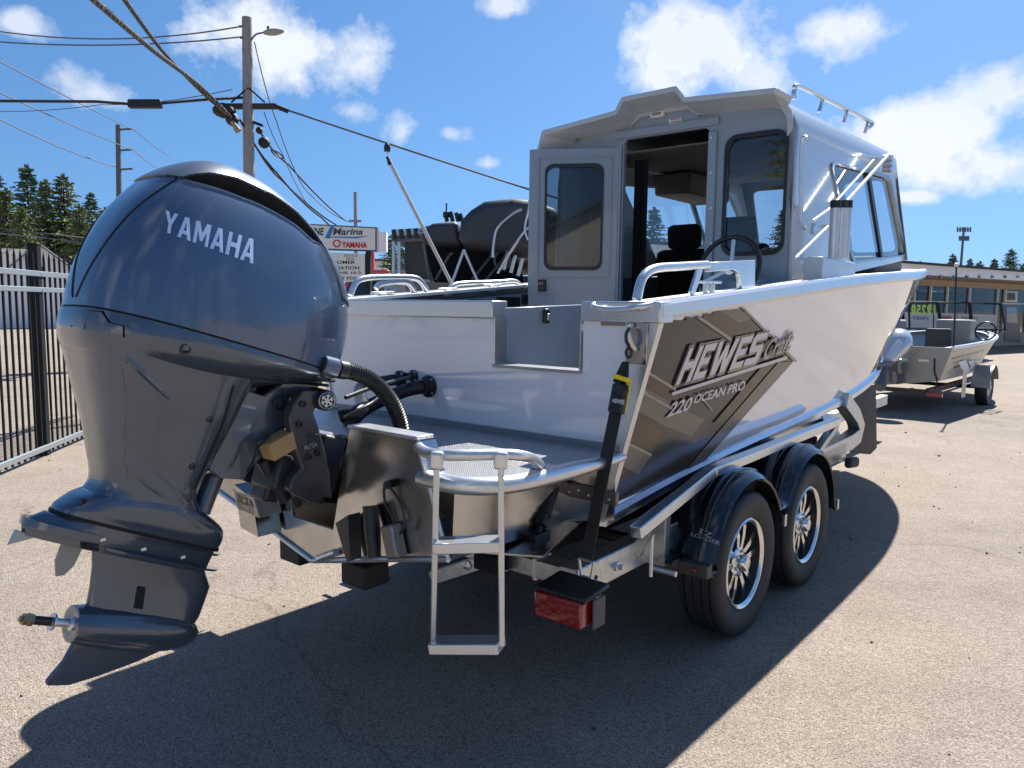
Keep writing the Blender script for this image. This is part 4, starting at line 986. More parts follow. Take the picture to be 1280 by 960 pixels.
# anti-ventilation plate
h = MB(); top = []; 
for i in range(41):
    a = -pi / 2 + pi * i / 40; top.append((.335 + .10 * cos(a), .085 * sin(a)))
loop = [(-.06, .02), (-.06, -.02), (.04, -.07)] + top + [(.04, .07)]
MB().plate(loop, [], .020, lambda a, b, c: mo(a, -.628 - c + .02 + .15 * (a + .13), b)).build('anti_ventilation_plate', motor, om, bevel=.005)
ub = bvh_of(up_)
for i in range(3):
    y0 = 678.5 + i * 4.2; patch([(101, y0 - 2), (124, y0 + 2.2), (124, y0 + 4.2), (101, y0 - .1)], lhit(ub, .002, -.1), 20).build('intake_slot', seam, up_, smooth=0)
for x, y in ((128, 674), (179, 686), (228, 696)):
    p = lhit(ub, .002, -.1)(x, y); h = MB(); h.box(p, (.014, .006, .008)); h.build('case_clip', alub, up_)
h = MB(); h.add([mo(.440, -.562, .012), mo(.440, -.562, -.012), mo(.39, -.575, -.012), mo(.39, -.575, .012), mo(.452, -.602, .003), mo(.452, -.602, -.003)], [(0, 1, 2, 3), (0, 4, 5, 1), (1, 5, 2), (0, 3, 4), (2, 5, 4, 3)]); h.build('anode', mat('zinc_anode', (.42, .47, .52), .5, metal=.4), om)
h = MB(); A = [(.318, -.58), (.262, -.60), (.272, -.650), (.292, -.678), (.312, -.682), (.324, -.64)]; h.plate(A, [], .010, lambda a, b, c: mo(a, b, c - .005)); h.build('trim_tab_anode', mat('pale_anode', (.34, .34, .33), .5, metal=.3), om)
# gearcase strut and torpedo
def foil(t, sf, sa, w, n=36):
    R = []
    for i in range(n):
        p = 2 * pi * i / n; c = cos(p); x = (1 - c) / 2; yy = w * 1.25 * (sqrt(max(x, 0)) * 1.15 - x * 1.15) * 2.1 if True else 0
        yy = w * (max(0, sin(p if p < pi else 2 * pi - p)) ** .8); yy *= (1.1 - .35 * x)
        s__ = sf + (sa - sf) * x; R.append(mo(s__, t + (.15 - .06 * min(1, max(0, (-.655 - t) / .175))) * (s__ + .13), yy if p < pi else -yy))
    return R
sv = [foil(t, a, b, w) for t, a, b, w in ((-.655, -.13, .235, .052), (-.70, -.162, .222, .046), (-.75, -.156, .214, .044), (-.80, -.146, .21, .052), (-.83, -.132, .21, .058))]
st_ = MB().loft(sv).build('gearcase_strut', motor, om, smooth=60); sb = bvh_of(st_)
q = [(-.156, .004), (-.150, .022), (-.132, .042), (-.10, .058), (-.05, .069), (.02, .074), (.12, .071), (.20, .063), (.238, .056), (.240, .050), (.236, .034)]
h = MB(); rings = []
for s_, r_ in q:
    rings.append([mo(s_, -.852 + (s_ + .17) * .09 + r_ * .92 * sin(2 * pi * i / 32), r_ * cos(2 * pi * i / 32)) for i in range(32)])
h.loft(rings); h.build('gearcase', motor, om, smooth=50)
h = MB(); sk = [(.222, -.868), (.236, -.918), (.268, -.972), (.262, -.984), (.20, -.988), (.12, -.968), (.02, -.935), (-.07, -.896), (-.13, -.868), (0, -.86)]
h.plate(sk, [], .014, lambda a, b, c: mo(a, b, (c - .007))); h.build('skeg', motor, om, bevel=.004)
h = MB(); P_ = [(172, 732), (182, 734), (178, 762), (167, 760)]
patch(P_, lhit(sb, .002, -.05), 20).build('intake_grille', seam, st_, smooth=0)
ax = (mo(1, .12, 0) - mo(0, 0, 0)).normalized(); c0 = mo(.235, -.815, 0)
h = MB(); h.lathe([(.022, -.01), (.020, .004), (.013, .010), (.012, .02), (.012, .055), (.0105, .06), (.0105, .115)], c0, ax, 18); ps = h.build('prop_shaft', alub, om)
h = MB(); h.lathe([(.012, .052), (.024, .052), (.024, .058), (.012, .058)], c0, ax, 18); h.build('thrust_washer', alub, ps)
h = MB(); h.lathe([(.0125, .060), (.0125, .108)], c0, ax, 16, True); h.build('shaft_sleeve', black, ps)
h = MB(); h.lathe([(.0, .108), (.018, .108), (.018, .120), (.016, .122), (.016, .134), (.008, .135), (.008, .142), (0, .142)], c0, ax, 6); h.build('castle_nut', mat('brass_nut', (.33, .27, .16), .4, metal=.8), ps)
# swivel bracket, clamp bracket, tilt gear
def ext(px, yp, y0, y1, name, mt, parent, bev=.006, sm=35):
    P_ = [BF.Y(x, y, yp) for x, y in px]; return MB().plate([(p.x, p.z) for p in P_], [], 1.0, lambda a, b, c: Vector((a, y0 + (y1 - y0) * c, b))).build(name, mt, parent, bevel=bev, smooth=sm)
sw_ = ext([(289, 480), (330, 494), (356, 476), (402, 464), (404, 480), (376, 500), (352, 545), (312, 590), (306, 600), (272, 598), (262, 588), (276, 540)], -.10, -.10, .10, 'swivel_bracket', motor, om)
h = MB(); h.tube([BF.Y(288, 540, -.02), BF.Y(250, 640, -.02)], .032, 16); h.build('steering_tube', motor, om)
h = MB(); h.box(BF.Y(300, 484, -.11), (.10, .02, .03)); h.tube(smooth_path([BF.Y(x, y, -.13) for x, y in ((312, 483), (345, 476), (385, 474), (418, 476))], 4), .007, 6); h.tube(smooth_path([BF.Y(x, y, -.12) for x, y in ((300, 488), (330, 480), (370, 478), (410, 482))], 4), .006, 6); h.build('wiring_harness', black, om)
h = MB(); h.lathe([(.024, -.01), (.024, .003), (.016, .004), (.016, -.02), (0, -.02)], BF.Y(349, 504, -.105), (0, -1, 0), 18); h.build('pivot_bore', black, sw_)
h = MB(); h.box(BF.Y(365, 506, -.115), (.014, .01, .045)); h.build('grease_tab', paper, sw_)
clampm = mat('clamp_grey_casting', (.055, .058, .066), .38, metal=.3, coat=.3)
for y0, y1 in ((-.175, -.135), (.135, .175)):
    cl = ext([(378, 488), (366, 508), (362, 524), (366, 548), (372, 570), (378, 585), (366, 598), (362, 612), (372, 620), (396, 631), (406, 620), (416, 624), (412, 590), (406, 560), (399, 535), (392, 516), (402, 500), (398, 488)], -.175, y0, y1, 'clamp_bracket', clampm, om)
ext([(384, 541), (399, 543), (402, 562), (387, 561)], -.178, -.178, -.175, 'clamp_plate', motord, om, bev=.001)
text_on('Mz75A', quad_fn((381, 563), (397, 558), (380, 557), (396, 552), lambda x, y: BF.Y(x, y, -.180)), .02).build('casting_mark', dec_gr, om, smooth=0, recalc=False)
for x, y in ((385, 571), (397, 566), (378, 505), (374, 530)):
    h = MB(); h.lathe([(.012, 0), (.012, .006), (.007, .007), (.007, .003), (0, .003)], BF.Y(x, y, -.175), (0, -1, 0), 14); h.build('clamp_bolt', black, om)
c = BF.Y(409, 501, -.20); h = MB(); axd = Vector((-.25, -1, 0)).normalized(); h.lathe([(.036, -.14), (.036, -.01), (.033, 0), (.030, .002), (.028, -.003), (0, -.003)], c, axd, 28); cyl = h.build('steering_cylinder', motord, om)
h = MB(); h.lathe([(.026, 0), (.0285, .003), (.031, .001), (.031, -.002), (.026, -.002)], c, axd, 28)
xx, yy = perp(axd)
for k in range(3):
    a = k * pi / 3 + .3; d = xx * cos(a) + yy * sin(a); h.bar(c - d * .022, c + d * .022, .005, .003, axd)
    for s_ in (-1, 1):
        e_ = c + d * .017 * s_; o_ = axd.cross(d) * .007; h.bar(e_ - o_, e_ + o_, .004, .003, axd)
h.build('tuning_fork_emblem', alub, cyl)
# wooden/cardboard transit block and dark tilt machinery
h = MB(); h.box(BF.Y(348, 556, -.14), (.10, .07, .060), Matrix.Rotation(-.35, 3, 'Y')); h.build('transit_block', card, om, bevel=.004)
for px, py, y, d in ((350, 590, -.05, (.12, .14, .12)), (372, 610, -.02, (.14, .16, .08)), (335, 600, .0, (.06, .10, .14)), (390, 575, 0, (.10, .22, .20))):
    h = MB(); h.box(BF.Y(px, py, y), d, Matrix.Rotation(.3, 3, 'Y')); h.build('tilt_housing', motord, om, bevel=.012)
h = MB(); h.tube([BF.Y(328, 575, -.06), BF.Y(355, 625, -.06)], .022, 14); h.tube([BF.Y(340, 570, -.03), BF.Y(372, 632, -.03)], .014, 12); h.build('tilt_ram', motord, om)
h = MB(); h.tube([BF.Y(383, 615, -.13), BF.Y(398, 603, -.13)], .006, 8); h.lathe([(.014, 0), (.014, .01), (0, .012)], BF.Y(394, 622, -.15), (0, -1, 0), 12); h.build('tilt_pin', alub, om)
h = MB(); h.tube(smooth_path([BF.Y(x, y, -.15) for x, y in ((337, 545), (322, 560), (316, 578), (308, 590))], 4), .004, 6); h.build('ground_lead', black, om)
# corrugated rigging hose from the cowl front down to the platform
hp_ = smooth_path([BF.Y(x, y, -.20) for x, y in ((398, 455), (421, 461), (448, 467), (470, 480), (489, 502), (500, 528), (504, 552))], 24)
L_ = [0]
for a, b in zip(hp_, hp_[1:]): L_.append(L_[-1] + (b - a).length)
pts = []; rs = []; k = 0; dlt = .0026; t = 0
while t < L_[-1]:
    while L_[k + 1] < t: k += 1
    f_ = (t - L_[k]) / (L_[k + 1] - L_[k]); pts.append(hp_[k].lerp(hp_[k + 1], f_)); rs.append(.0265 + (.0028 if len(pts) % 4 < 2 else -.0010)); t += dlt
h = MB(); h.tube(pts, rs, 18); h.build('rigging_hose', mat('hose_black', (.014, .015, .017), .35), om, smooth=25)
h = MB(); h.tube([hp_[4], hp_[22]], .036, 18); h.build('hose_collar', motor, om, bevel=.004)
h = MB(); h.tube([hp_[24], hp_[34]], .032, 18); h.build('hose_clamp', black, om, bevel=.002)
# ================================================================== TIE-DOWN STRAP
ts = thing('tie_down_strap', 'black ratchet strap with yellow tag from the stern eye down to the trailer frame', 'strap', BF, (.2, -.76, .62))
a = BF.X(783, 452, .22); b = BF.X(777, 478, .20); c = BF.X(768, 520, .17); d = BF.X(733, 697, .10)
h = MB(); h.bar(b, d, .048, .005, (1, 0, 0)); h.build('webbing', blackm, ts)
h = MB(); h.add([a + Vector((0, -.012, 0)), a + Vector((0, .012, 0)), b + Vector((0, .032, 0)), b + Vector((0, -.030, 0))] + [p + Vector((-.012, 0, 0)) for p in (a + Vector((0, -.012, 0)), a + Vector((0, .012, 0)), b + Vector((0, .032, 0)), b + Vector((0, -.030, 0)))], [(3, 2, 1, 0), (4, 5, 6, 7), (0, 1, 5, 4), (1, 2, 6, 5), (2, 3, 7, 6), (3, 0, 4, 7)]); h.build('boot', blackm, ts, bevel=.003)
h = MB(); q = BF.X(786, 441, .215); h.tube([q + Vector((0, cos(t) * .011, sin(t) * .016)) for t in [2 * pi * i / 16 for i in range(16)]], .005, 8, closed=True); h.tube(smooth_path([BF.X(x, y, .205) for x, y in ((787, 433), (783, 427), (783, 417), (787, 410))], 4), .006, 8); h.build('snap_hook', black, ts)
h = MB(); h.bar(BF.X(777, 480, .185), BF.X(770, 517, .165), .060, .030, (1, 0, 0)); bk = h.build('ratchet_buckle', black, ts, bevel=.008)
h = MB(); h.bar(BF.X(780, 482, .17), BF.X(772, 492, .165), .05, .018, (1, 0, 0)); h.build('buckle_lever', black, bk, bevel=.005)
text_on('HEWES', quad_fn((765, 503), (780, 506), (766, 498), (781, 500), lambda x, y: BF.X(x, y, .135)), .03).build('buckle_lettering', dec_lt, bk, smooth=0, recalc=False)
h = MB(); h.bar(BF.X(777, 470, .175), BF.X(776, 475, .175), .060, .012, (1, 0, 0)); h.bar(BF.X(787, 474, .19), BF.X(779, 516, .175), .016, .006, (1, 0, 0)); h.build('yellow_tag', yellow, ts)
h = MB(); h.tube([d + Vector((0, -.03, -.01)), d + Vector((0, .03, -.01)), d + Vector((0, .02, -.07)), d + Vector((0, -.02, -.07))], .006, 8, closed=True); h.build('end_hook', alub, ts)
# ================================================================== TRAILER
tr_ = thing('boat_trailer', 'galvanised tandem-axle boat trailer with glossy black fenders under the large boat', 'trailer', BF, (1.65, 0, 0))
A = BF.Y(722, 714, -.80); B = BF.Y(798, 677, -.80); zt_ = (A.z + B.z) / 2; x0 = A.x
for sd in (-1, 1):
    y = sd * .76
    h = MB(); h.bar((x0, y, zt_ - .055), (3.3, y, zt_ - .01), .08, .11)
    fr_ = h.build('frame_rail', galv, tr_, bevel=.006)
    for px, py in ((771, 707),):
        h = MB(); q = BF.Y(px, py, -.80); h.lathe([(.020, 0), (.020, .008), (.010, .010), (.010, .03), (0, .03)], (q.x, sd * .80, zt_ - .055), (0, sd, 0), 6); h.build('frame_bolt', alub, fr_)
    h = MB(); q = BF.Y(745, 722, -.8); h.lathe([(.009, 0), (.009, .002), (0, .002)], (q.x, sd * .8005, zt_ - .06), (0, sd, 0), 12); h.build('frame_hole', blackm, fr_)
    h = MB(); h.box((x0 + .55, sd * .80, zt_ - .02), (.012, .10, .20)); h.box((x0 + .60, sd * .815, zt_ - .02), (.10, .012, .20)); h.build('frame_gusset', galv, tr_)
    h = MB(); h.tube([(x0 + .50, sd * .83, zt_ - .12), (x0 + .50, sd * .93, zt_ - .12)], .012, 8); h.tube([(x0 + .46, sd * .84, zt_ + .06), (x0 + .46, sd * .84, zt_ - .14)], .008, 8); h.build('u_bolt', alub, tr_)
    # front rail that kicks up to the bow
    P_ = [BF.Y(x, yy, -.80) for x, yy in ((985, 592), (1040, 566), (1066, 553), (1076, 545), (1079, 535), (1074, 520), (1060, 500))]
    P_ = [Vector((p.x, sd * .76, p.z)) for p in P_]
    h = MB(); rings = []
    for i, p in enumerate(P_):
        d = (P_[min(i + 1, len(P_) - 1)] - P_[max(i - 1, 0)]).normalized(); nn = Vector((-d.z, 0, d.x)); w2 = .052
        rings.append([p + nn * w2 + Vector((0, -.04, 0)), p + nn * w2 + Vector((0, .04, 0)), p - nn * w2 + Vector((0, .04, 0)), p - nn * w2 + Vector((0, -.04, 0))])
    h.loft(rings); h.build('bow_rail', galv, tr_, smooth=0, bevel=.004)
    # guide bar
    P_ = [BF.Y(x, yy, -.88) for x, yy in ((800, 667), (895, 590), (1050, 527))]
    P_ = [Vector((p.x, sd * .86, p.z)) for p in P_]
    h = MB(); h.bar(P_[0], P_[1], .05, .05); h.bar(P_[1], P_[2], .05, .0495); h.build('guide_bar', bgalv, tr_, bevel=.005)
    h = MB(); h.bar(P_[2] + Vector((-.03, 0, -.02)), (P_[2].x - .30, sd * .80, zt_ + .02), .05, .03); h.build('guide_post', galv, tr_); h = MB(); h.bar(P_[0] + Vector((.12, 0, 0)), (P_[0].x + .12, sd * .80, zt_ - .04), .04, .03, (1, 0, 0)); h.build('guide_post', galv, tr_)
    # fender
    W1, W2, WZ, RF = 1.23, 2.06, .335, .425
    prof = [(.80, .385), (.80, .425), (.86, .430)]
    a0 = 167
    for i in range(15):
        t = radians(a0 - i * (a0 - 30) / 14); prof.append((W1 + RF * cos(t), WZ + RF * sin(t)))
    for i in range(15):
        t = radians(150 - i * (150 - 8) / 14); prof.append((W2 + RF * cos(t), WZ + RF * sin(t)))
    prof.append((2.52, .34))
    def off(P, d):
        out = []
        for i, p in enumerate(P):
            a = Vector(P[max(0, i - 1)]); b = Vector(P[min(len(P) - 1, i + 1)]); t = (b - a).normalized(); out.append((p[0] - t.y * d, p[1] + t.x * d))
        return out
    pin = off(prof, -.012); h = MB(); rings = []
    ys_ = [(.64, 0.006), (.655, 0.010), (.78, .012), (.90, .010), (.945, .004), (.975, -.010), (.99, -.028)]
    rows = [[Vector((p[0], sd * yv, p[1] + 0)) for p in off(prof, o_)] for yv, o_ in ys_]
    rows += [[Vector((p[0], sd * (yv - .006), p[1])) for p in off(prof, o_ - .008)] for yv, o_ in ys_[::-1]]
    n_ = len(prof); vs = [p for r in rows for p in r]; fs = []
    for i in range(len(rows)):
        for j in range(n_ - 1): i2 = (i + 1) % len(rows); fs.append((i * n_ + j, i * n_ + j + 1, i2 * n_ + j + 1, i2 * n_ + j))
    h.add(vs, fs); fd = h.build('fender', fend, tr_, smooth=50); fb = bvh_of(fd)
    for o_, yv in ((.014, .86), (.012, .925)):   # pressed beads along the fender
        h = MB(); h.tube([Vector((p[0], sd * yv, p[1])) for p in off(prof[3:], .008 + .0)], .007, 6); h.build('fender_bead', fend, fd)
    h = MB(); h.box((.775, sd * .93, .425), (.05, .13, .055)); mk = h.build('marker_bracket', mat('dark_bracket', (.05, .048, .045), .5), fd, bevel=.004)
    h = MB(); h.lathe([(.010, 0), (.009, .006), (0, .008)], (.749, sd * .94, .425), (-1, 0, 0), 12); h.build('side_marker', red, mk)
    h = MB(); h.box((2.53, sd * .955, .36), (.03, .06, .06)); h.build('fender_bracket', galv, fd); h = MB(); h.box((1.645, sd * .985, .455), (.03, .012, .06)); h.build('fender_bracket', galv, fd)
    h = MB(); h.plate([(.80, .40), (.80, .46), (.90, .78), (2.35, .80), (2.52, .40), (2.30, .40), (2.2, .70), (1.1, .70), (.95, .40)], [], .01, lambda a, b, c: Vector((a, sd * (.645 - c), b))); h.build('fender_inner', fend, fd)
    h = MB(); h.box((.74, sd * .73, .46), (.14, .30, .012)); h.build('fender_step', fend, fd, bevel=.004)
    if sd < 0:
        def fh(x, y):
            p = BF.hit(x, y, fb, .006); return p if p is not None else BF.X(x, y, .84)
        text_on('EZ', quad_fn((874, 667), (889, 673), (876, 661), (891, 667), fh), .02, 0).build('fender_lettering', dec_gr, fd, smooth=0, recalc=False)
        text_on('LOADER', quad_fn((864, 670), (899, 682), (865, 665.5), (900, 677), fh), .02, 0).build('fender_lettering', dec_gr, fd, smooth=0, recalc=False)
    h = MB(); h.tube([(W1, sd * .60, .335), (W1, sd * .8, .335)], .035, 12); h.tube([(W2, sd * .60, .335), (W2, sd * .8, .335)], .035, 12); h.build('axle_stub', blackm, tr_)
    # bunk under the hull
    h = MB(); h.box((2.0, sd * .36, .49), (3.8, .12, .07)); h.build('carpeted_bunk', fabric, tr_, bevel=.01)
    h = MB(); q = BF.X(710, 745, -.02)
    # tail light
    yb = -sd * BF.X(712, 740, -.04).y
    c = BF.X(708, 758, -.07); c = Vector((c.x, -sd * c.y, c.z))
    h = MB(); h.box(c + Vector((0, 0, .004)), (.11, .190, .088)); tl_ = h.build('tail_light', red, tr_, bevel=.008)
    h = MB(); h.box(c + Vector((.03, 0, .060)), (.15, .205, .016), Matrix.Rotation(-.10, 3, 'Y')); h.box(c + Vector((.07, 0, .0)), (.03, .17, .09)); h.build('light_housing', black, tl_, bevel=.006)
    h = MB(); h.box(c + Vector((.03, sd * .108, .0)), (.07, .008, .10)); h.build('light_guard', mat('dark_bracket2', (.06, .06, .06), .5), tl_, bevel=.003)
h = MB(); h.box((x0 + .12, 0, zt_ - .075), (.09, 1.44, .075)); cm = h.build('rear_crossmember', galv, tr_, bevel=.006)
for y in (-.40, -.55):
    h = MB(); h.box((x0 + .12, y, zt_ - .075), (.10, .014, .085)); h.build('crossmember_strap', alub, cm)
h = MB(); h.box((x0 + .05, -.30, zt_ + .02), (.02, .20, .035)); h.build('orange_reflector', orange, cm)
h = MB(); h.bar(BF.X(540, 722, x0 - .05), BF.X(640, 690, x0 + .1), .03, .05); h.build('bolted_arm', galv, tr_)
h = MB(); h.lathe([(.02, 0), (.02, .012), (.01, .014), (0, .02)], BF.X(585, 706, x0 - .07), (-1, -.2, 0), 6); h.build('arm_nut', alub, tr_)
h = MB(); h.box((2.2, 0, zt_ - .07), (.09, 1.44, .075)); h.build('crossmember', galv, tr_)
for y in (-.05, .35):
    h = MB(); q = BF.X(392, 712, -.28); h.box((q.x, y - .05, .50), (.12, .14, .09)); h.build('keel_pad', blackm, tr_, bevel=.01)
for x in (W1, W2):
    h = MB(); h.tube([(x, -.75, .32), (x, .75, .32)], .03, 10); h.build('axle', blackm, tr_)
h = MB(); h.bar((3.6, 0, .42), (7.6, 0, .45), .08, .11); h.build('tongue', galv, tr_)
h = MB(); h.bar((3.3, .76, zt_ - .05), (5.4, .02, .45), .08, .10); h.bar((3.3, -.76, zt_ - .05), (5.4, -.02, .45), .08, .10); h.build('tongue_brace', galv, tr_)
h = MB(); h.tube([(6.9, 0, .06), (6.9, 0, .7)], .03, 10); h.box((6.9, 0, .03), (.14, .14, .04)); h.build('jack_stand', galv, tr_)
q = BF.Y(1078, 524, -.70)
h = MB(); h.add([BF.Y(x, y, yy) for yy in (-.70, -.66) for x, y in ((1056, 490), (1095, 480), (1096, 560), (1088, 568), (1062, 566))], [(0, 1, 2, 3, 4), (9, 8, 7, 6, 5), (0, 5, 6, 1), (1, 6, 7, 2), (2, 7, 8, 3), (3, 8, 9, 4), (4, 9, 5, 0)]); gd = h.build('stone_guard', blackm, tr_)
h = MB(); h.box(BF.Y(1065, 578, -.86), (.20, .05, .07), Matrix.Rotation(.1, 3, 'Y')); h.build('step_pad', blackm, tr_, bevel=.022, seg=3)
def wheel(x, sd):
    c = Vector((x, sd * .88, WZ)); ax = Vector((0, sd, 0))
    prof = [(.215, -.085), (.28, -.10), (.315, -.095), (.328, -.085)]
    for k, z in enumerate((-.06, -.02, .02, .06)): prof += [(.334, z - .014), (.334, z - .004), (.326, z - .003), (.326, z + .003), (.334, z + .004)]
    prof += [(.333, .075), (.326, .088), (.312, .097), (.29, .1005), (.268, .098), (.245, .094), (.222, .086), (.212, .080), (.206, .066)]
    w_ = MB().lathe(prof, c, ax, 64).build('wheel', rubber, tr_, smooth=40)
    rim = MB().lathe([(.206, .070), (.2115, .082), (.205, .087), (.196, .084), (.188, .074)], c, ax, 64).build('rim', mat('machined_rim', (.72, .73, .74), .18, metal=1), w_, smooth=40)
    MB().lathe([(.188, .073), (.182, .045), (.176, .022), (.16, .015), (0, .012)], c, ax, 40).build('rim_disc', black, w_)
    X_, Y_ = Vector((1, 0, 0)), Vector((0, 0, 1))
    def P(a, r, d): return c + ax * d + (X_ * cos(a) + Y_ * sin(a)) * r
    for k in range(5):
        a = radians(90 + 72 * k); h = MB()
        for s_ in (-1, 1):
            h.add([P(a + s_ * .55, .055, .050), P(a + s_ * .10, .055, .050), P(a + s_ * .36, .125, .056), P(a + s_ * .13, .125, .056), P(a + s_ * .34, .188, .052), P(a + s_ * .17, .188, .052),
                   P(a + s_ * .55, .055, .018), P(a + s_ * .10, .055, .018), P(a + s_ * .36, .125, .018), P(a + s_ * .13, .125, .018), P(a + s_ * .34, .188, .018), P(a + s_ * .17, .188, .018)],
                  [(0, 1, 3, 2), (2, 3, 5, 4), (0, 2, 8, 6), (2, 4, 10, 8), (1, 7, 9, 3), (3, 9, 11, 5), (4, 5, 11, 10)])
        h.build('spoke', mat('machined_rim', (1, 1, 1)), rim, smooth=0)
    MB().lathe([(.075, .02), (.075, .046), (.062, .054), (.038, .056), (.036, .085), (.030, .092), (0, .094)], c, ax, 24).build('hub', mat('machined_rim', (1, 1, 1)), rim)
    for k in range(6):
        a = radians(60 * k + 20); h = MB(); h.lathe([(.008, 0), (.008, .014), (0, .017)], P(a, .053, .052), ax, 6); h.build('lug_nut', alub, rim)
for x in (W1, W2):
    for sd in (-1, 1): wheel(x, sd)
# ================================================================== SURROUNDINGS
def WX(px, py, Y): return WF.Y(px, py, Y)
def gpt(px, Y):
    """ground point under a pixel column at depth Y"""
    p = WF.Y(px, 420, Y); return Vector((p.x, Y, 0))
# ---- fence on the left
F0 = WF.Z(-120, 640, .08); F0 = Vector((F0.x, F0.y, 0)); Fa = WF.Z(0, 583, .08); Fb = WF.Z(105, 540, .08)
fdir = Vector((Fb.x - Fa.x, Fb.y - Fa.y, 0)).normalized(); fyaw = atan2(fdir.x, fdir.y)
FF = Frame((Fa.x, Fa.y, 0), fyaw); fn = thing('steel_fence', 'black steel picket fence with pale rails and pointed tops at left edge of lot', 'fence', FF, (0, 0, 0))
zf1, zf2 = FF.Y(20, 340, 0).z, FF.Y(20, 361, 0).z; ztop = FF.Y(68, 316, 0).z; xpost = FF.Y(54, 450, 0).x
print('FENCE', zf1, zf2, ztop, xpost, Fa, fyaw)
for z, hh, nm in ((zf1, .05, 'top_rail'), (zf2, .045, 'second_rail'), (.085, .05, 'bottom_rail')):
    h = MB(); h.box((1.4, -.012, z), (6.4, .03, hh)); h.build(nm, fenr, fn, bevel=.003)
sp_ = .115; x = xpost - sp_ * 16
pm = None
i = 0
for i in range(-18, 28):
    if abs(i) < 1: continue
    x = xpost + i * sp_ + (.0 if i < 0 else .0)
    if x > 4.5: break
    if pm is None:
        h = MB(); w2 = .0085; zt2 = ztop
        h.add([(-w2, -w2, .03), (w2, -w2, .03), (w2, w2, .03), (-w2, w2, .03), (-w2, -w2, zt2 - .07), (w2, -w2, zt2 - .07), (w2, w2, zt2 - .07), (-w2, w2, zt2 - .07), (0, 0, zt2)], [(0, 1, 5, 4), (1, 2, 6, 5), (2, 3, 7, 6), (3, 0, 4, 7), (4, 5, 8), (5, 6, 8), (6, 7, 8), (7, 4, 8)])
        pm = h.build('picket', fencm, fn, smooth=0); pm.location = (x, 0, 0)
    else:
        c = pm.copy(); COL.objects.link(c); c.location = (x, 0, 0)
for k in (-1, 0, 1):
    px_ = xpost + k * 2.42
    if px_ > 4.5: break
    h = MB(); h.box((px_, .03, (ztop + .05) / 2), (.085, .085, ztop + .05)); h.box((px_, .03, ztop + .055), (.095, .095, .02)); ps = h.build('fence_post', fencm, fn, bevel=.004)
    h = MB(); h.tube([(px_, -.03, zf1), (px_, .04, zf1)], .014, 8); h.tube([(px_, -.03, zf2), (px_, .04, zf2)], .014, 8); h.build('rail_bolt', fenr, ps)
# second, farther run of pickets
# ---- conifers
def conifer(seed, H_, Rb, lm, dens=1.0, bare=.08):
    r = random.Random(seed); h = MB()
    lv = int(34 * dens); vs = []; fs = []
    def blade(p, d, ln, wd):
        u_ = Vector((r.uniform(-1, 1), r.uniform(-1, 1), r.uniform(-.6, .6))); s_ = d.cross(u_); 
        if s_.length < 1e-3: return
        s_ = s_.normalized() * wd; b = len(vs); vs.extend([p - s_ * .5, p + s_ * .5, p + d * ln * .6 + s_ * .6, p + d * ln, p + d * ln * .6 - s_ * .6]); fs.append((b, b + 1, b + 2, b + 3, b + 4))
    for i in range(lv):
        t = bare + (1 - bare) * (i + r.random() * .6) / lv; z = H_ * t; Rr = Rb * (1 - t) ** .72 * r.uniform(.72, 1.18) + .12
        nb_ = 7 if t < .7 else 5
        a0 = r.uniform(0, 6.28)
        for k in range(nb_):
            a = a0 + k * 2 * pi / nb_ + r.uniform(-.35, .35); L_ = Rr * r.uniform(.55, 1.15); dr_ = r.uniform(-.25, .12) + (t - .5) * .5
            d = Vector((cos(a), sin(a), dr_)).normalized(); m_ = max(4, int(L_ / .22))
            for q in range(m_):
                f_ = (q + .6) / m_; p = Vector((0, 0, z)) + d * L_ * f_ + Vector((0, 0, -.10 * L_ * f_ * f_)); wdt = .34 * (1.05 - f_ * .6)
                for _ in range(3):
                    dd_ = (d + Vector((r.uniform(-.9, .9), r.uniform(-.9, .9), r.uniform(-.7, .25)))).normalized(); blade(p, dd_, wdt * r.uniform(.8, 1.5), wdt * .32)
    for _ in range(14): blade(Vector((0, 0, H_ * .985)), Vector((r.uniform(-.4, .4), r.uniform(-.4, .4), 1)).normalized(), .45, .08)
    return vs, fs
cm_ = {}
def tree(px, topy, Y, key, label, group, lm=leaf1, zoff=0, name='conifer_tree', base=None, Hh=None):
    g0 = gpt(px, Y) if base is None else Vector(base); Hn = Hh or (WF.Y(px, topy, Y).z)
    t = thing(name, label, 'tree', WF, g0, group); t.rotation_euler[2] = random.uniform(0, 6)
    ks = (key, lm.name)
    if ks not in cm_:
        vs, fs = conifer(key, 10.0, [4.0, 3.3, 4.6, 2.6][key % 4], lm, [1.6, 1.4, 1.5, 1.4][key % 4]); h = MB(); h.add(vs, fs); c = h.build('crown', lm, None, WF, (0, 0, 0), smooth=0, recalc=False)
        h = MB(); h.tube([(0, 0, 0), (0, 0, 5), (0, 0, 9.6)], [.22, .13, .03], 8); k = h.build('trunk', bark, None, WF, (0, 0, 0)); cm_[ks] = (c.data, k.data)
        bpy.data.objects.remove(c); bpy.data.objects.remove(k)
    for nm, me in zip(('crown', 'trunk'), cm_[ks]):
        o = bpy.data.objects.new(nm, me); COL.objects.link(o); o.parent = t
    s_ = Hn / 10.0; t.scale = (s_, s_, s_); return t
GL = 'conifers behind the white house on the left'
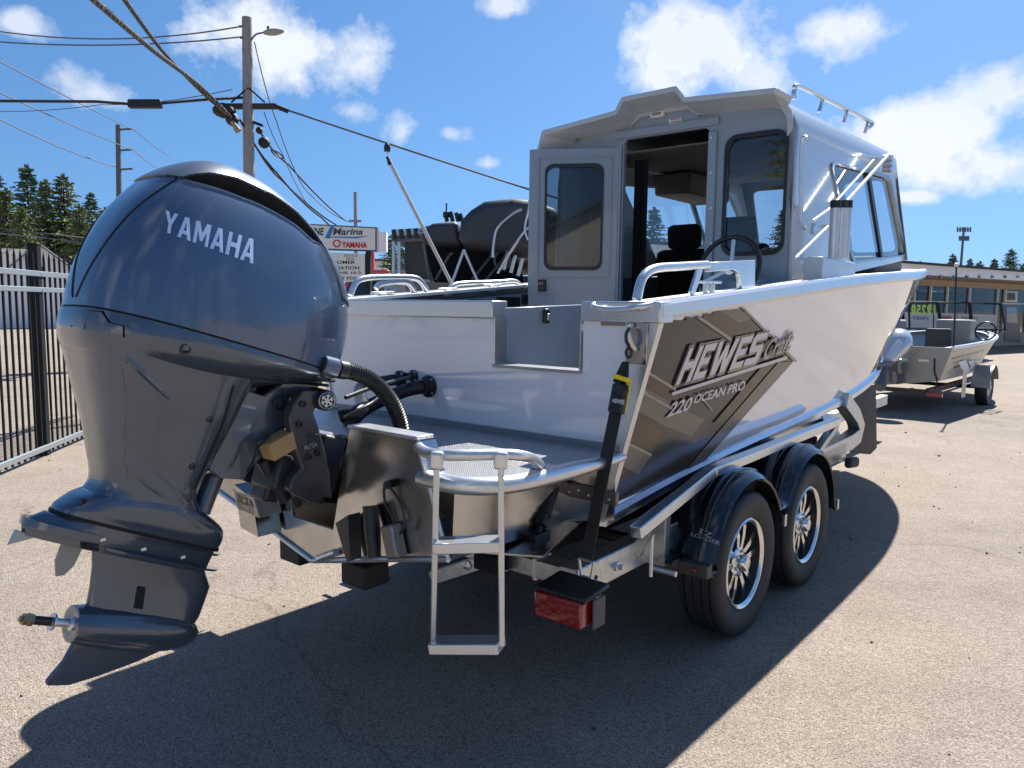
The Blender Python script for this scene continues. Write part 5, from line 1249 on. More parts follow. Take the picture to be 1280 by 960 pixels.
for (px, ty, Y, k, lm, lab) in ((2, 203, 62, 3, leaf2, 'thin sparse spruce with the tallest bare tip at left edge'), (44, 210, 60, 0, leaf2, 'bluish spruce rising highest behind the white gabled house'), (88, 221, 58, 2, leaf1, 'broad round-topped spruce second from the motor cowl'),
        (121, 244, 66, 1, leaf2, 'slim spruce peeking out beside the motor cowl'), (17, 238, 55, 0, leaf1, 'yellow-green spruce low at the left edge behind the grey roof'), (66, 228, 57, 1, leaf1, 'narrow green spruce between the two tallest ones'), (106, 258, 56, 2, leaf1, 'dark bushy spruce closest to the cowl above the wires'),
        (138, 262, 60, 0, leaf1, 'dark spruce mostly hidden by the motor cowl'), (-22, 228, 58, 2, leaf1, 'wide spruce cut by the left edge of the photo'), (36, 262, 52, 2, leaf1, 'short bushy spruce just above the grey shingle roof')):
    tree(px, ty, Y, k, lab, GL, lm)
GC = 'conifers seen through the cabin windows'
for (px, ty, Y, k, lab) in ((813, 262, 50, 0, 'spruce seen through the port window inside the cabin door'), (858, 283, 55, 2, 'low tree seen through the windscreen beside the seat headrest'), (974, 262, 50, 0, 'tree seen through the rear cabin window near its right edge')):
    tree(px, ty, Y, k, lab, GC, leaf2)
GR = 'conifers above the showroom roof'
for (px, ty, Y, k, lab) in ((1184, 319, 70, 0, 'round spruce left of the cell tower above the showroom roof'), (1206, 325, 72, 1, 'small spruce right at the foot of the cell tower'), (1218, 328, 80, 2, 'low spruce just right of the cell tower'), (1236, 325, 78, 0, 'small spruce between tower and tallest right tree'), (1256, 313, 72, 2, 'tallest spruce at far right above the showroom roof'), (1144, 328, 75, 1, 'tip of a spruce just right of the cabin side'), (1272, 331, 85, 0, 'low spruce at the right edge above the roof')):
    tree(px, ty, Y, k, lab, GR, leaf1)
GS = 'trees behind the marina sign'
for (px, ty, Y, k, lab) in ((490, 296, 46, 2, 'bushy green tree right of the marina sign post'), (503, 312, 50, 0, 'low green tree beside the rod-holder boat')):
    tree(px, ty, Y, k, lab, GS, leaf1)
# ---- white gabled house
HO = gpt(50, 40); HF = Frame(HO, radians(58)); hs_ = thing('white_house', 'white gabled house with grey shingle roof and blue doors behind the fence', 'house', HF, (0, 0, 0))
q = [WF.Y(50, 304, 40), WF.Y(3, 350, 40), WF.Y(100, 345, 40)]
zr, ze = q[0].z, 3.0; wdt = 2.9
def wl(a, b, c): return Vector((a, c, b))
h = MB(); loop = [(-wdt + .7, 0), (wdt - .3, 0), (wdt - .3, ze - .6), (0.15, zr - .1), (-wdt + .7, ze - .6)]
h.plate(loop, [], 9, wl); h.build('wall', paintw, hs_)
for s_ in (-1, 1):
    h = MB(); h.bar((.12, 4.5, zr), (s_ * wdt + (.7 if s_ < 0 else -.1), 4.5, ze - .75), 9.6, .10, (0, 0, 1)); h.build('roof', roofg, hs_)
h = MB(); h.box((-4.6, 4.4, 1.25), (4.8, 6, 2.5)); h.build('side_wing', paintw, hs_)
h = MB(); h.plate([(-7.4, 2.3), (-2.1, 2.3), (-.4, zr), (-7.4, zr - .05)], [], .1, lambda a, b, c: Vector((a, 1.4 + (b - 2.3) * 2.2 - c, b))); h.build('wing_roof', roofg, hs_, bevel=.01)
for x_, w_, hh in ((-.15, .55, 2.1), (1.55, .7, 2.0), (-3.9, .8, 1.9), (-5.1, .8, 1.9)):
    h = MB(); h.box((x_, -.04 if x_ > -2 else 1.36, hh / 2), (w_, .07, hh)); d_ = h.build('blue_door', plantm, hs_); h = MB(); h.box((x_, -.08 if x_ > -2 else 1.32, hh * .72), (w_ * .5, .02, .5)); h.build('door_pane', glassd, d_)
h = MB(); h.box((.1, -.03, 2.9), (.6, .06, .75)); w_ = h.build('gable_window', paper, hs_); h = MB(); h.box((.1, -.065, 2.9), (.48, .02, .62)); h.build('pane', glassd, w_)
for s_, a, b in ((-1, (.12, 0, zr + .02), (-wdt + .7, 0, ze - .72)), (1, (.12, 0, zr + .02), (wdt - .1, 0, ze - .72))):
    h = MB(); h.bar((a[0], -.24, a[2]), (b[0], -.24, b[2]), .05, .16, (0, 1, 0)); h.build('barge_board', paper, hs_)
# ---- utility pole with street light
PY = 20.0; pb_ = gpt(314, PY); up1 = thing('utility_pole', 'weathered wooden utility pole with street lamp and crossarm behind the motor', 'utility pole', WF, pb_)
p0 = WX(308.5, 22, PY); h = MB(); h.tube([(pb_.x, PY, 0), ((p0.x + pb_.x) / 2, PY, p0.z / 2), p0], [.17, .145, .12], 16); h.build('pole', wood, up1)
a = WX(312, 53, PY); h = MB(); h.tube(smooth_path([a, WX(320, 43, PY - .1), WX(333, 40.5, PY - .2)], 5), .022, 8); h.build('lamp_arm', wireg, up1)
h = MB(); c0 = WX(330, 41, PY - .2); c1 = WX(355, 39, PY - .3); rr = []
for k in range(9):
    t = k / 8; w2 = .13 * sin(pi * (t * .86 + .1)) ** .7 + .01; c = c0.lerp(c1, t); rr.append([c + Vector((0, w2 * cos(a_), w2 * .55 * sin(a_))) for a_ in [2 * pi * j / 12 for j in range(12)]])
h.loft(rr); lh = h.build('lamp_head', mat('lamp_grey', (.30, .31, .30), .5), up1); h = MB(); h.tube([WX(335, 36.5, PY - .2), WX(335, 33, PY - .2)], .035, 8); h.build('photocell', wireg, lh)
h = MB(); h.bar(WX(286, 133, PY), WX(346, 133, PY), .11, .13); ca = h.build('crossarm', mat('dark_crossarm', (.05, .045, .042), .85, bump=.3), up1)
for a, b in (((310, 110), (289, 128)), ((311, 110), (331, 128))):
    h = MB(); h.bar(WX(*a, PY - .12), WX(*b, PY - .1), .02, .04); h.build('arm_brace', wirem, ca)
h = MB(); h.tube([WX(340, 131, PY), WX(360, 139, PY)], .06, 10); h.build('end_insulator', wirem, up1)
for (px, py) in ((303, 33), (304, 47), (307, 62)):
    h = MB(); h.tube([WX(px - 4, py, PY - .1), WX(px + 4, py, PY)], .03, 8); h.build('insulator', wireg, up1)
def lump(name, px, py, Y, r, parent, mt=wirem, sc=(1, 1, 1)):
    c = WX(px, py, Y); h = MB(); h.lathe([(0, -1), (.6, -.8), (.95, -.35), (1, .1), (.8, .7), (.4, .95), (0, 1)], (0, 0, 0), (.6, .1, -.7), 14); h.v = [Vector((v.x * r * sc[0], v.y * r * sc[1], v.z * r * sc[2])) + c for v in h.v]; return h.build(name, mt, parent)
# ---- cables
def sag(P, n=14, s_=0.0):
    out = []; 
    for (a, b) in zip(P, P[1:]):
        for k in range(n):
            t = k / n; p = a.lerp(b, t); p.z -= s_ * 4 * t * (1 - t); out.append(p)
    out.append(P[-1]); return out
def cable(name, label, pts, r, mt=wirem, s_=0.0, group='overhead wires', n=14, cat='cable'):
    P = [WX(*p) for p in pts]; Q = sag(P, n, s_); o_ = P[-1]
    h = MB(); h.tube(Q, r, 6); o = h.build(name, mt, frame=WF, base=tuple(o_), smooth=60); return setp(o, label, cat, group)
def bundle(label, pts, r):
    P = [WX(*p) for p in pts]; L_ = []
    Q = smooth_path(P, 60); t = thing('cable_bundle', label, 'cable', WF, P[-1], 'thick spiral-wrapped cable bundles'); h = MB(); h.tube(Q, r, 10); h.build('core_cable', wirem, t)
    for ph, mt in ((0, wireg), (pi, mat('tan_cable_wrap', (.25, .20, .15), .8))):
        R = []; acc = 0
        for i, p in enumerate(Q):
            if i: acc += (p - Q[i - 1]).length
            d = (Q[min(i + 1, len(Q) - 1)] - Q[max(i - 1, 0)]).normalized(); x_, y_ = perp(d); a_ = acc * 16 + ph; R.append(p + (x_ * cos(a_) + y_ * sin(a_)) * r * .85)
        h = MB(); h.tube(R, r * .33, 5); h.build('spiral_wrap', mt, t)
    return t
bundle('thicker spiral-wrapped cable bundle, the left one, running down to the pole', [(108, -8, 9.5), (190, 62, 13.0), (250, 108, 17), (292, 150, 19.6)], .040)
bundle('thinner spiral-wrapped cable bundle, the right one, running down to the pole', [(150, -8, 10.5), (205, 66, 14.0), (255, 118, 17.6), (290, 148, 19.6)], .032)
sc_ = thing('splice_closure', 'black cable splice lump with a pale tag where the bundles meet beside the pole', 'cable splice', WF, WX(284, 142, 19.5))
lump('closure', 280, 138, 19.5, .26, sc_, sc=(1.1, .8, .7)); lump('closure', 290, 149, 19.5, .16, sc_); h = MB(); h.tube([WX(290, 152, 19.4), WX(298, 164, 19.4)], [.05, .09], 8); h.build('tag', mat('tan_tag', (.35, .27, .16), .8), sc_)
lc_ = thing('cable_closure', 'long black splice box hanging in the horizontal cable left of the pole', 'splice box', WF, WX(182, 130, 19))
h = MB(); h.bar(WX(161, 130, 19), WX(202, 130, 19), .18, .20); h.build('splice_box', wirem, lc_, bevel=.03)
cable('overhead_cable', 'thick black horizontal cable carrying the splice box', [(-40, 126, 19), (120, 127, 19), (161, 130, 19), (202, 129, 19), (262, 124, 19.4), (305, 122, 20)], .035, group=None)
cable('overhead_cable', 'topmost thin wire running left from the pole', [(-60, 29, 21), (302, 33, 20)], .018, wireg, .35, group=None); cable('overhead_cable', 'second thin wire from the top running left from the pole', [(-60, 47, 21), (303, 46, 20)], .018, wireg, .2, group=None)
cable('overhead_cable', 'thin wire crossing the sky down to the steel post', [(-60, 44, 30), (167, 162, 55), (215, 198, 70)], .030, wireg, .1, group=None); cable('overhead_cable', 'thin wire reaching the lower arm of the steel post', [(-60, 88, 32), (167, 188, 55), (200, 212, 66)], .030, wireg, .1, group=None)
cable('overhead_cable', 'lowest of the three slanting wires left of the steel post', [(-60, 118, 34), (146, 209, 55)], .030, wireg, .3, group=None); cable('overhead_cable', 'faint wire just under the splice box cable', [(-40, 138, 26), (125, 131, 24), (290, 112, 20)], .012, wireg, .1, group=None)
cable('overhead_cable', 'grey wire from the crossarm end across the sky to the cabin door', [(360, 138, 20), (520, 191, 19.5), (662, 237, 19), (800, 280, 18.6)], .026, wireg, .0, group=None, n=10)
cable('overhead_cable', 'thin wire dropping from the pole lamp down to the sign', [(318, 52, 20), (345, 150, 21), (380, 235, 23), (438, 278, 27)], .014, wireg, .15, group=None)
GD = 'wires descending right of the pole'
for i, (pts, r_) in enumerate((([(300, 150, 19.7), (345, 215, 22), (402, 272, 27), (440, 300, 32)], .030), ([(318, 180, 20), (352, 225, 23), (420, 281, 29)], .026), ([(322, 160, 20), (360, 205, 23), (432, 276, 30)], .026), ([(330, 140, 20), (352, 190, 22), (384, 255, 26)], .012))):
    cable('overhead_cable', ['lowest wire sloping from the cable splice to behind the motor', 'second lowest wire sloping right of the pole base', 'wire with the round canister sloping right of the pole', 'faint steep wire right of the pole'][i], pts, r_, wirem if i < 3 else wireg, .1, group=None)
cn = thing('cable_canister', 'round black canister and loops hanging on the wire right of the pole', 'cable box', WF, WX(330, 178, 20))
lump('canister', 330, 178, 20.2, .15, cn); lump('canister', 324, 163, 20.1, .09, cn); h = MB(); h.bar(WX(317, 153, 20), WX(328, 157, 20), .14, .06); h.build('terminal', wirem, cn); h = MB(); h.tube(smooth_path([WX(338, 186, 20.5), WX(350, 192, 20.6), WX(354, 198, 20.7), WX(344, 194, 20.6), WX(339, 188, 20.5)], 4), .02, 6); h.build('cable_loop', wirem, cn)
cable('overhead_cable', 'upper of two low wires crossing the left trees', [(-60, 279, 36), (60, 292, 37), (118, 299, 38)], .030, wireg, .0, group=None); cable('overhead_cable', 'lower of two low wires crossing the left trees', [(-60, 286, 36), (60, 298, 37), (118, 305, 38)], .030, wireg, .0, group=None)
# ---- slim steel post with two arms
sp = thing('steel_post', 'slim grey post with two short arms standing beyond the motor', 'utility pole', WF, gpt(152, 55)); h = MB(); h.tube([gpt(152, 55), WX(147.5, 156, 55)], [.24, .16], 10); h.build('pole', wireg, sp)
for y_ in (162, 188, 212):
    h = MB(); h.bar(WX(149, y_, 55), WX(166, y_ - 1, 55), .10, .12); h.build('arm', wireg, sp)
sp = thing('far_utility_pole', 'thin far utility pole with one crossarm rising above the marina sign', 'utility pole', WF, gpt(446, 60)); h = MB(); h.tube([gpt(446, 60), WX(444, 240, 60)], [.18, .13], 8); h.build('pole', wood, sp)
h = MB(); h.bar(WX(436, 276, 60), WX(452, 276.5, 60), .12, .16); h.build('crossarm', wood, sp)
# ---- cell tower
ct = thing('cell_tower', 'tall lattice cell tower with two rings of antennas above the showroom', 'tower', WF, gpt(1196, 110)); h = MB(); h.tube([gpt(1194, 110), WX(1205, 284, 110)], [.22, .15], 8); h.build('mast', wireg, ct)
for (py, w_) in ((287, 8), (298, 5.5)):
    h = MB(); h.tube([WX(1205 - w_, py, 110), WX(1205 + w_, py, 110)], .06, 6); rg = h.build('antenna_ring', wireg, ct)
    for k in range(6):
        h = MB(); x_ = 1205 - w_ + k * w_ * 2 / 5; h.bar(WX(x_, py - 3, 110 + (k % 2) * 1.5), WX(x_, py + 3, 110 + (k % 2) * 1.5), .22, .15, (1, 0, 0)); h.build('antenna_panel', wireg, rg)
# ---- marina pylon sign
SY = 25.0; sg = thing('marina_sign', 'white marina pylon sign with blue swoosh, red lettering and reader board', 'sign', WF, gpt(460, SY))
def quad_solid(pts, Y, th, name, mt, parent, **k):
    A_ = [WX(x, y, Y) for x, y in pts]; B_ = [p + Vector((0, th, 0)) for p in A_]; n_ = len(A_); h = MB(); h.add(A_ + B_, [tuple(range(n_)), tuple(range(2 * n_ - 1, n_ - 1, -1))] + [(i, (i + 1) % n_, n_ + (i + 1) % n_, n_ + i) for i in range(n_)]); return h.build(name, mt, parent, smooth=0, **k)
quad_solid([(370, 279), (471, 284), (471, 314), (370, 311)], SY, .35, 'sign_frame', wireg, sg)
quad_solid([(371, 280.5), (469, 285.5), (469, 312.5), (371, 309.5)], SY - .02, .02, 'sign_panel', offw, sg)
def stext(t, a, b, c, d, mt, Y=SY - .03, bold=.03, sh=0, nm='sign_lettering'): text_on(t, quad_fn(a, b, c, d, lambda x, y: WX(x, y, Y)), bold, sh).build(nm, mt, sg, smooth=0, recalc=False)
stext('Marina', (416, 294), (453, 293.5), (418, 285), (455, 285.5), dec_blk, bold=.02); stext('MARINE', (372, 293), (404, 294), (374, 284), (405, 285), dec_blk)
quad_solid([(413, 283), (418, 283.3), (412, 298), (406, 297.5)], SY - .03, .008, 'blue_swoosh', sgblue, sg); quad_solid([(405, 297), (420, 295.6), (440, 296), (462, 295), (445, 298), (420, 297.2)], SY - .03, .008, 'blue_wave', sgblue, sg)
stext('YAMAHA', (427, 309.5), (459, 310), (427, 302), (459, 303), sgred, bold=.05); h = MB(); h.lathe([(.09, 0), (.13, 0), (.13, .01), (.09, .01)], WX(421, 304.5, SY - .03), (0, -1, 0), 16); h.build('round_emblem', sgred, sg)
quad_solid([(372, 314), (456, 317), (456, 352), (372, 352)], SY + .05, .25, 'reader_board', offw, sg)
for t, x0_, x1_, y_ in (('CUSTOMER', 400, 444, 330), ('APPRECIATION', 396, 449, 337), ('SAVE JUNE 10-3', 398, 451, 343.5), ('AT NEARBY POINT', 394, 454, 350)): stext(t, (x0_, y_), (x1_, y_), (x0_, y_ - 4.2), (x1_, y_ - 4.2), dec_blk, SY + .045, .02, nm='reader_lettering')
for t, x0_, x1_, y_ in (('SERVICE', 430, 447, 321), ('CENTER', 433, 443, 325)): stext(t, (x0_, y_), (x1_, y_), (x0_, y_ - 3), (x1_, y_ - 3), dec_gr, SY + .045, .02, nm='reader_lettering')
quad_solid([(457, 313), (463, 313), (463, 392), (457, 392)], SY + .1, .25, 'sign_post', blackm, sg); quad_solid([(380, 311), (386, 311), (386, 392), (380, 392)], SY + .1, .25, 'sign_post', blackm, sg)
sg2 = thing('blank_sign', 'pale blank sign panel on a red post right of the marina sign', 'sign', WF, gpt(476, 40)); 
quad_solid([(469, 290), (483, 290), (483, 315), (469, 315)], 40, .4, 'panel', paintw, sg2); quad_solid([(463, 315), (467, 315), (467, 390), (463, 390)], 40.1, .3, 'post', sgred, sg2)
lb2 = thing('low_white_building', 'low white building seen right of the marina sign', 'building', WF, gpt(472, 60)); quad_solid([(440, 325), (481, 325), (481, 392), (440, 392)], 60, 8, 'wall', paintw, lb2); quad_solid([(439, 323.5), (482, 323.5), (482, 326), (439, 326)], 59.5, 9, 'roof', roofg, lb2)
def car(px, Y, mt, label, py_top, ln=4.4):
    b = gpt(px, Y); t = thing('parked_car', label, 'car', WF, b, 'cars parked by the road'); h = MB(); H_ = WX(px, py_top, Y).z
    P = [(-.5, .18), (.5, .18), (.5, .42), (.44, .50), (.27, .55), (.14, 1), (-.22, 1), (-.36, .58), (-.5, .52)]
    h.plate([(b.x + a * ln, c * H_) for a, c in P], [], 1.7, lambda a, c, d: Vector((a, Y + d, c))); h.build('body', mt, t, bevel=.06)
    h = MB(); h.plate([(b.x + a * ln, c * H_) for a, c in ((-.30, .60), (.21, .60), (.11, .93), (-.20, .93))], [], .02, lambda a, c, d: Vector((a, Y - .01 - d, c))); h.build('side_window', glassd, t)
    for s_ in (-.31, .31): h = MB(); h.lathe([(0, 0), (.30, 0), (.32, .05), (.32, .2), (0, .2)], (b.x + s_ * ln, Y - .03, .32), (0, 1, 0), 16); h.build('wheel', rubber, t)
car(468, 33, mat('red_car_paint', (.45, .03, .04), .25, coat=.6), 'red car parked beyond the port rail near the sign', 337)
car(520, 30, mat('white_car_paint', (.75, .76, .78), .25, coat=.6), 'white car half hidden behind the port rail of the large boat', 352)
# ---- showroom on the right
GF = Frame((15.6, 29.4, 0), radians(56)); sr_ = thing('showroom_building', 'tan single-storey boat showroom with white fascia and big dark windows at right', 'building', GF, (0, 0, 0))
GF_zt = GF.Y(1200, 341, 0).z; z1 = GF.Y(1200, 351.5, 0).z; z2 = GF.Y(1200, 359, 0).z; z3 = GF.Y(1200, 378, 0).z
print('SHOW', GF_zt, z1, z2, z3)
h = MB(); h.box((4, -.9, GF_zt + .03), (40, 2.4, .07)); h.build('roof_edge', blackm, sr_)
h = MB(); h.box((4, -1.9, (GF_zt + z1) / 2), (40, .12, GF_zt - z1)); h.build('fascia', paintw, sr_)
h = MB(); h.box((4, 5.5, GF_zt - .10), (40, 14, .16)); h.build('roof', roofg, sr_)
h = MB(); h.box((4, -.9, z1 + .03), (40, 2.0, .04)); h.build('soffit', tan_, sr_)
h = MB(); h.box((4, .15, (z1 + z2) / 2), (40, .3, z1 - z2)); h.build('header_wall', tan_, sr_)
h = MB(); h.box((4, .15, .28), (40, .3, .56)); h.build('sill_wall', tan_, sr_)
h = MB(); h.box((4, 8, 1.3), (40, .2, 2.6)); h.build('back_wall', mat('showroom_inside', (.16, .14, .12), .8), sr_)
xs_ = [GF.Y(px, 375, 0).x for px in (1120, 1143, 1163, 1184, 1212, 1247, 1256, 1285, 1310)]
xs_ = [-14, -11, -8, -5] + xs_ + [xs_[-1] + 3, xs_[-1] + 6]
for a in xs_:
    h = MB(); h.box((a, .05, (z2 + .56) / 2), (.09, .14, z2 - .56)); h.build('window_post', paintw, sr_)
for a, b in zip(xs_, xs_[1:]):
    h = MB(); h.box(((a + b) / 2, .06, (z2 + .56) / 2), (b - a - .09, .02, z2 - .56)); h.build('shop_window', glasss, sr_)
h = MB(); h.box((4, .0, z3), (40, .05, .05)); h.build('transom_bar', paintw, sr_)
for k in range(12):
    h = MB(); h.box((-6 + k * 1.25, 1.5 + (k % 3), 2.18), (.9, .12, .05)); h.build('ceiling_light', paper, sr_)
for k in range(16):
    px_ = 1128 + k * 16; h = MB(); q_ = GF.Y(px_, 346, -1.97); h.box((q_.x, -1.98, q_.z), (.16, .05, .08)); h.build('fascia_lamp', [red, sgblue, wireg][k % 3], sr_)
def gq(pts, name, mt, parent, y=-.03):
    A_ = [GF.Y(a, b, y) for a, b in pts]; B_ = [p + Vector((0, .02, 0)) for p in A_]; n_ = len(A_); h = MB(); h.add(A_ + B_, [tuple(range(n_)), tuple(range(2 * n_ - 1, n_ - 1, -1))] + [(i, (i + 1) % n_, n_ + (i + 1) % n_, n_ + i) for i in range(n_)]); return h.build(name, mt, parent, smooth=0)
gq([(1131, 390), (1166, 391), (1166, 410), (1131, 409)], 'window_banner', paper, sr_); gq([(1168, 391), (1196, 392), (1196, 411), (1168, 410)], 'window_banner', paper, sr_); gq([(1197, 392), (1245, 393.5), (1245, 412), (1197, 411)], 'window_banner', paper, sr_)
def gt(t, a, b, c, d, mt): text_on(t, quad_fn(a, b, c, d, lambda x, y: GF.Y(x, y, -.045)), .04).build('banner_lettering', mt, sr_, smooth=0, recalc=False)
gt('YAMAHA', (1176, 398.5), (1190, 399), (1176, 394.5), (1190, 395), sgred); gt('HEWES', (1203, 399), (1222, 400), (1204, 395), (1223, 396), dec_blk); gt('NORTH RIVER', (1178, 407), (1196, 407.6), (1178, 403.5), (1196, 404), dec_blk); gt('CRAFT', (1141, 399), (1162, 400), (1141, 395), (1162, 396), sgblue); gt('ROGUE JET', (1216, 409), (1240, 410), (1216, 404.5), (1240, 405.5), dec_gr)
gq([(1257, 364), (1272, 364.5), (1272, 378), (1257, 377.5)], 'notice_window', paper, sr_); gq([(1260, 366), (1269, 366.5), (1269, 375), (1260, 375)], 'notice_pane', wireg, sr_, -.06)
gq([(1254, 380), (1274, 381), (1276, 428), (1256, 426)], 'shop_door', mat('door_dark', (.03, .035, .04), .3), sr_); gq([(1258, 384), (1271, 384.5), (1272, 404), (1259, 403)], 'door_pane', glassc, sr_, -.06)
h = MB(); q_ = GF.Y(1228, 336, 5); h.box((q_.x, 5, GF_zt + .35), (3.2, 2, .55)); h.build('roof_unit', roofg, sr_)
# ---- aluminium runabout behind
FB = Frame((0, 0, 0), radians(42)); cor = WF.Y(1187, 487, 10.7); cen = Vector((cor.x, cor.y, 0)) + FB.v * .92; FB = Frame(cen, radians(42))
rb = thing('open_aluminum_boat', 'small open grey aluminum boat with windscreen and painted price, on a trailer at right', 'boat', FB, (0, 0, 0))
gm = mat('grey_alu_paint', (.33, .33, .32), .32, metal=.35, coat=.3, var=.05); gmd = mat('boat_interior_grey', (.16, .16, .16), .7)
HL = 4.75
sx_ = [0, 1.2, 2.4, 3.4, 4.1, 4.55, 4.8]; gy_ = [.92, .98, .98, .88, .66, .38, .03]; gz_ = [.98, 1.0, 1.02, 1.06, 1.10, 1.13, 1.15]; cy2 = [.78, .80, .78, .62, .40, .18, .01]; cz2 = [.50, .50, .52, .58, .68, .82, .98]; kz2 = [.38, .37, .37, .40, .50, .66, .92]
def hp2(i, v, sd):
    ii = list(range(7)); x_ = scurve(ii, sx_, i); g_ = Vector((x_, scurve(ii, gy_, i), scurve(ii, gz_, i))); c_ = Vector((x_ - .18 * max(0, i - 3) / 3, scurve(ii, cy2, i), scurve(ii, cz2, i))); k_ = Vector((c_.x, 0, scurve(ii, kz2, i)))
    p = k_.lerp(c_, v * 2) if v < .5 else c_.lerp(g_, v * 2 - 1); return Vector((p.x, sd * p.y, p.z))
h = MB()
for sd in (-1, 1): h.grid(lambda a, b: hp2(a * 6, b, sd), 30, 6)
hl = h.build('hull', gm, rb, smooth=30); hbv = bvh_of(hl)
h = MB()
for sd in (-1, 1): h.tube([hp2(6 * i / 24, 1, sd) for i in range(25)], .022, 6); h.grid(lambda a, b: hp2(a * 5.8, 1, sd) * Vector((1, 1, 1)).x + Vector((0, -sd * b * .12, 0)), 20, 1)
h.build('gunwale', alup, rb)
h = MB(); h.plate([(-.92, .98), (-.30, .98), (-.26, .84), (.26, .84), (.30, .98), (.92, .98), (.78, .50), (0, .38), (-.78, .50)], [], .05, lambda a, b, c: Vector((c, a, b))); h.build('transom', gm, rb)
h = MB(); h.box((2.0, 0, .62), (3.9, 1.5, .03)); h.build('floor', gmd, rb)
h = MB(); h.tube(smooth_path([FB.X(1168, 448, -.015), FB.X(1168, 465, -.02), FB.X(1171, 475, -.02), FB.X(1169, 486, -.02)], 5), .010, 6); h.build('transducer_cable', wirem, rb)
h = MB(); h.add([FB.X(x, y, -.012) for x, y in ((1148, 449), (1161, 449.5), (1161, 452.5), (1148, 452))], [(0, 1, 2, 3)]); h.build('capacity_plate', offw, rb)
for x_, y_, w_, z0_, z1_, nm in ((2.0, -.52, .5, .62, 1.36, 'helm_console'), (2.0, .52, .5, .62, 1.34, 'port_console'), (.75, -.55, .42, .62, .92, 'stern_seat'), (.75, .50, .42, .62, .92, 'stern_seat'), (1.25, .38, .40, .80, 1.26, 'seat_back'), (1.45, -.40, .36, .80, 1.22, 'seat_back'), (.35, -.62, .30, .62, .96, 'battery_box'), (.35, .60, .34, .62, .96, 'battery_box'), (2.9, -.30, .5, .62, 1.12, 'bow_seat')):
    h = MB(); h.box((x_, y_, (z0_ + z1_) / 2), (.12 if 'back' in nm else .40, w_, z1_ - z0_)); h.build(nm, mat('boat_seat_dark', (.06, .06, .065), .7) if 'back' in nm else gmd if 'seat' in nm else mat('console_grey', (.30, .30, .29), .6), rb, bevel=.03)
XW = 2.25
for i, (pts) in enumerate((((1136, 379), (1171, 378.5), (1176, 412), (1137, 411)), ((1173, 378.5), (1211, 378.5), (1214, 412), (1178, 412)), ((1213, 378.5), (1251, 380), (1257, 412), (1216, 412)))):
    A_ = [FB.X(a, b, XW) for a, b in pts]; h = MB(); h.tube(A_, .024, 6, closed=True); wf = h.build('windscreen_frame', blackm, rb); h = MB(); h.add(A_, [(0, 1, 2, 3)]); h.build('pane', glassc, wf)
    if i == 0: text_on('19250', quad_fn((1169, 393.5), (1139, 393), (1169, 381), (1139, 381), lambda x, y: FB.X(x, y, XW - .01)), .025, 0, 1.15).build('price_lettering', ygreen, wf, smooth=0, recalc=False)
h = MB(); c = FB.X(1232, 414, 1.72); h.tube([c + Vector((.03 * sin(a_), cos(a_) * .14, sin(a_) * .14)) for a_ in [2 * pi * i / 20 for i in range(20)]], .014, 6, closed=True); h.tube([c, c + Vector((.2, 0, -.05))], .02, 6); h.build('steering_wheel', black, rb)
h = MB(); h.tube([FB.X(1192, 440, .15), FB.X(1195.5, 334, .15)], .012, 6); an = h.build('antenna', black, rb); h = MB(); h.lathe([(0, -.03), (.03, -.02), (.03, .02), (0, .03)], FB.X(1195.5, 331, .15), (0, 0, 1), 10); h.build('antenna_tip', paper, an)
def hh_(x, y):
    p = FB.hit(x, y, hbv, .004)
    if p is None: lo, no, i_, d_ = hbv.find_nearest(FB.Y(x, y, -.9)); p = lo
    return p
for poly, m_ in (([(1197, 452), (1207, 450), (1216, 470), (1208, 472)], paintw), ([(1210, 452), (1216, 450), (1223, 464), (1218, 466)], paintw), ([(1218, 449), (1222, 448), (1230, 462), (1226, 463)], md_taupe), ([(1225, 448), (1229, 447), (1234, 459), (1231, 460)], paintw), ([(1190, 447), (1262, 430), (1262, 431.5), (1190, 449.5)], dk_taupe), ([(1192, 453), (1204, 449), (1204, 450.5), (1192, 455)], dk_taupe), ([(1192, 458), (1200, 456), (1200, 458), (1193, 461)], dk_taupe)):
    patch(poly, hh_, 8).build('side_stripe', m_, rb, smooth=0)
rm = thing('silver_outboard', 'small silver-white outboard motor tilted on the stern of the open grey boat', 'outboard motor', FB, (-.25, .0, .7))
c0 = FB.X(1127, 416, -.20); c1 = FB.X(1104, 452, -.62); h = MB(); rr = []
for k in range(11):
    t = k / 10; c = c0.lerp(c1, t); r_ = .19 * (sin(pi * min(1, t * 1.1 + .08)) ** .5 if t < .45 else 1 - (t - .45) * .75); d = (c1 - c0).normalized(); x_, y_ = perp(d); rr.append([c + (x_ * cos(a_) * 1.25 + y_ * sin(a_) * .95) * max(r_, .01) for a_ in [2 * pi * j / 18 for j in range(18)]])
h.loft(rr); h.build('cowling', mat('silver_white_cowl', (.62, .66, .70), .15, metal=.5, coat=1), rm)
h = MB(); h.box(FB.X(1112, 462, -.15), (.16, .24, .30)); h.build('clamp_bracket', wireg, rm, bevel=.02)
for px_, py_, r_ in ((1108, 470, .05), (1118, 472, .04), (1124, 462, .035), (1104, 478, .04)):
    h = MB(); h.tube([FB.X(px_, py_ - 8, -.2), FB.X(px_ + 1, py_ + 5, -.2)], r_, 8); h.build('bracket_casting', mat('worn_casting', (.22, .22, .22), .4, metal=.6), rm)
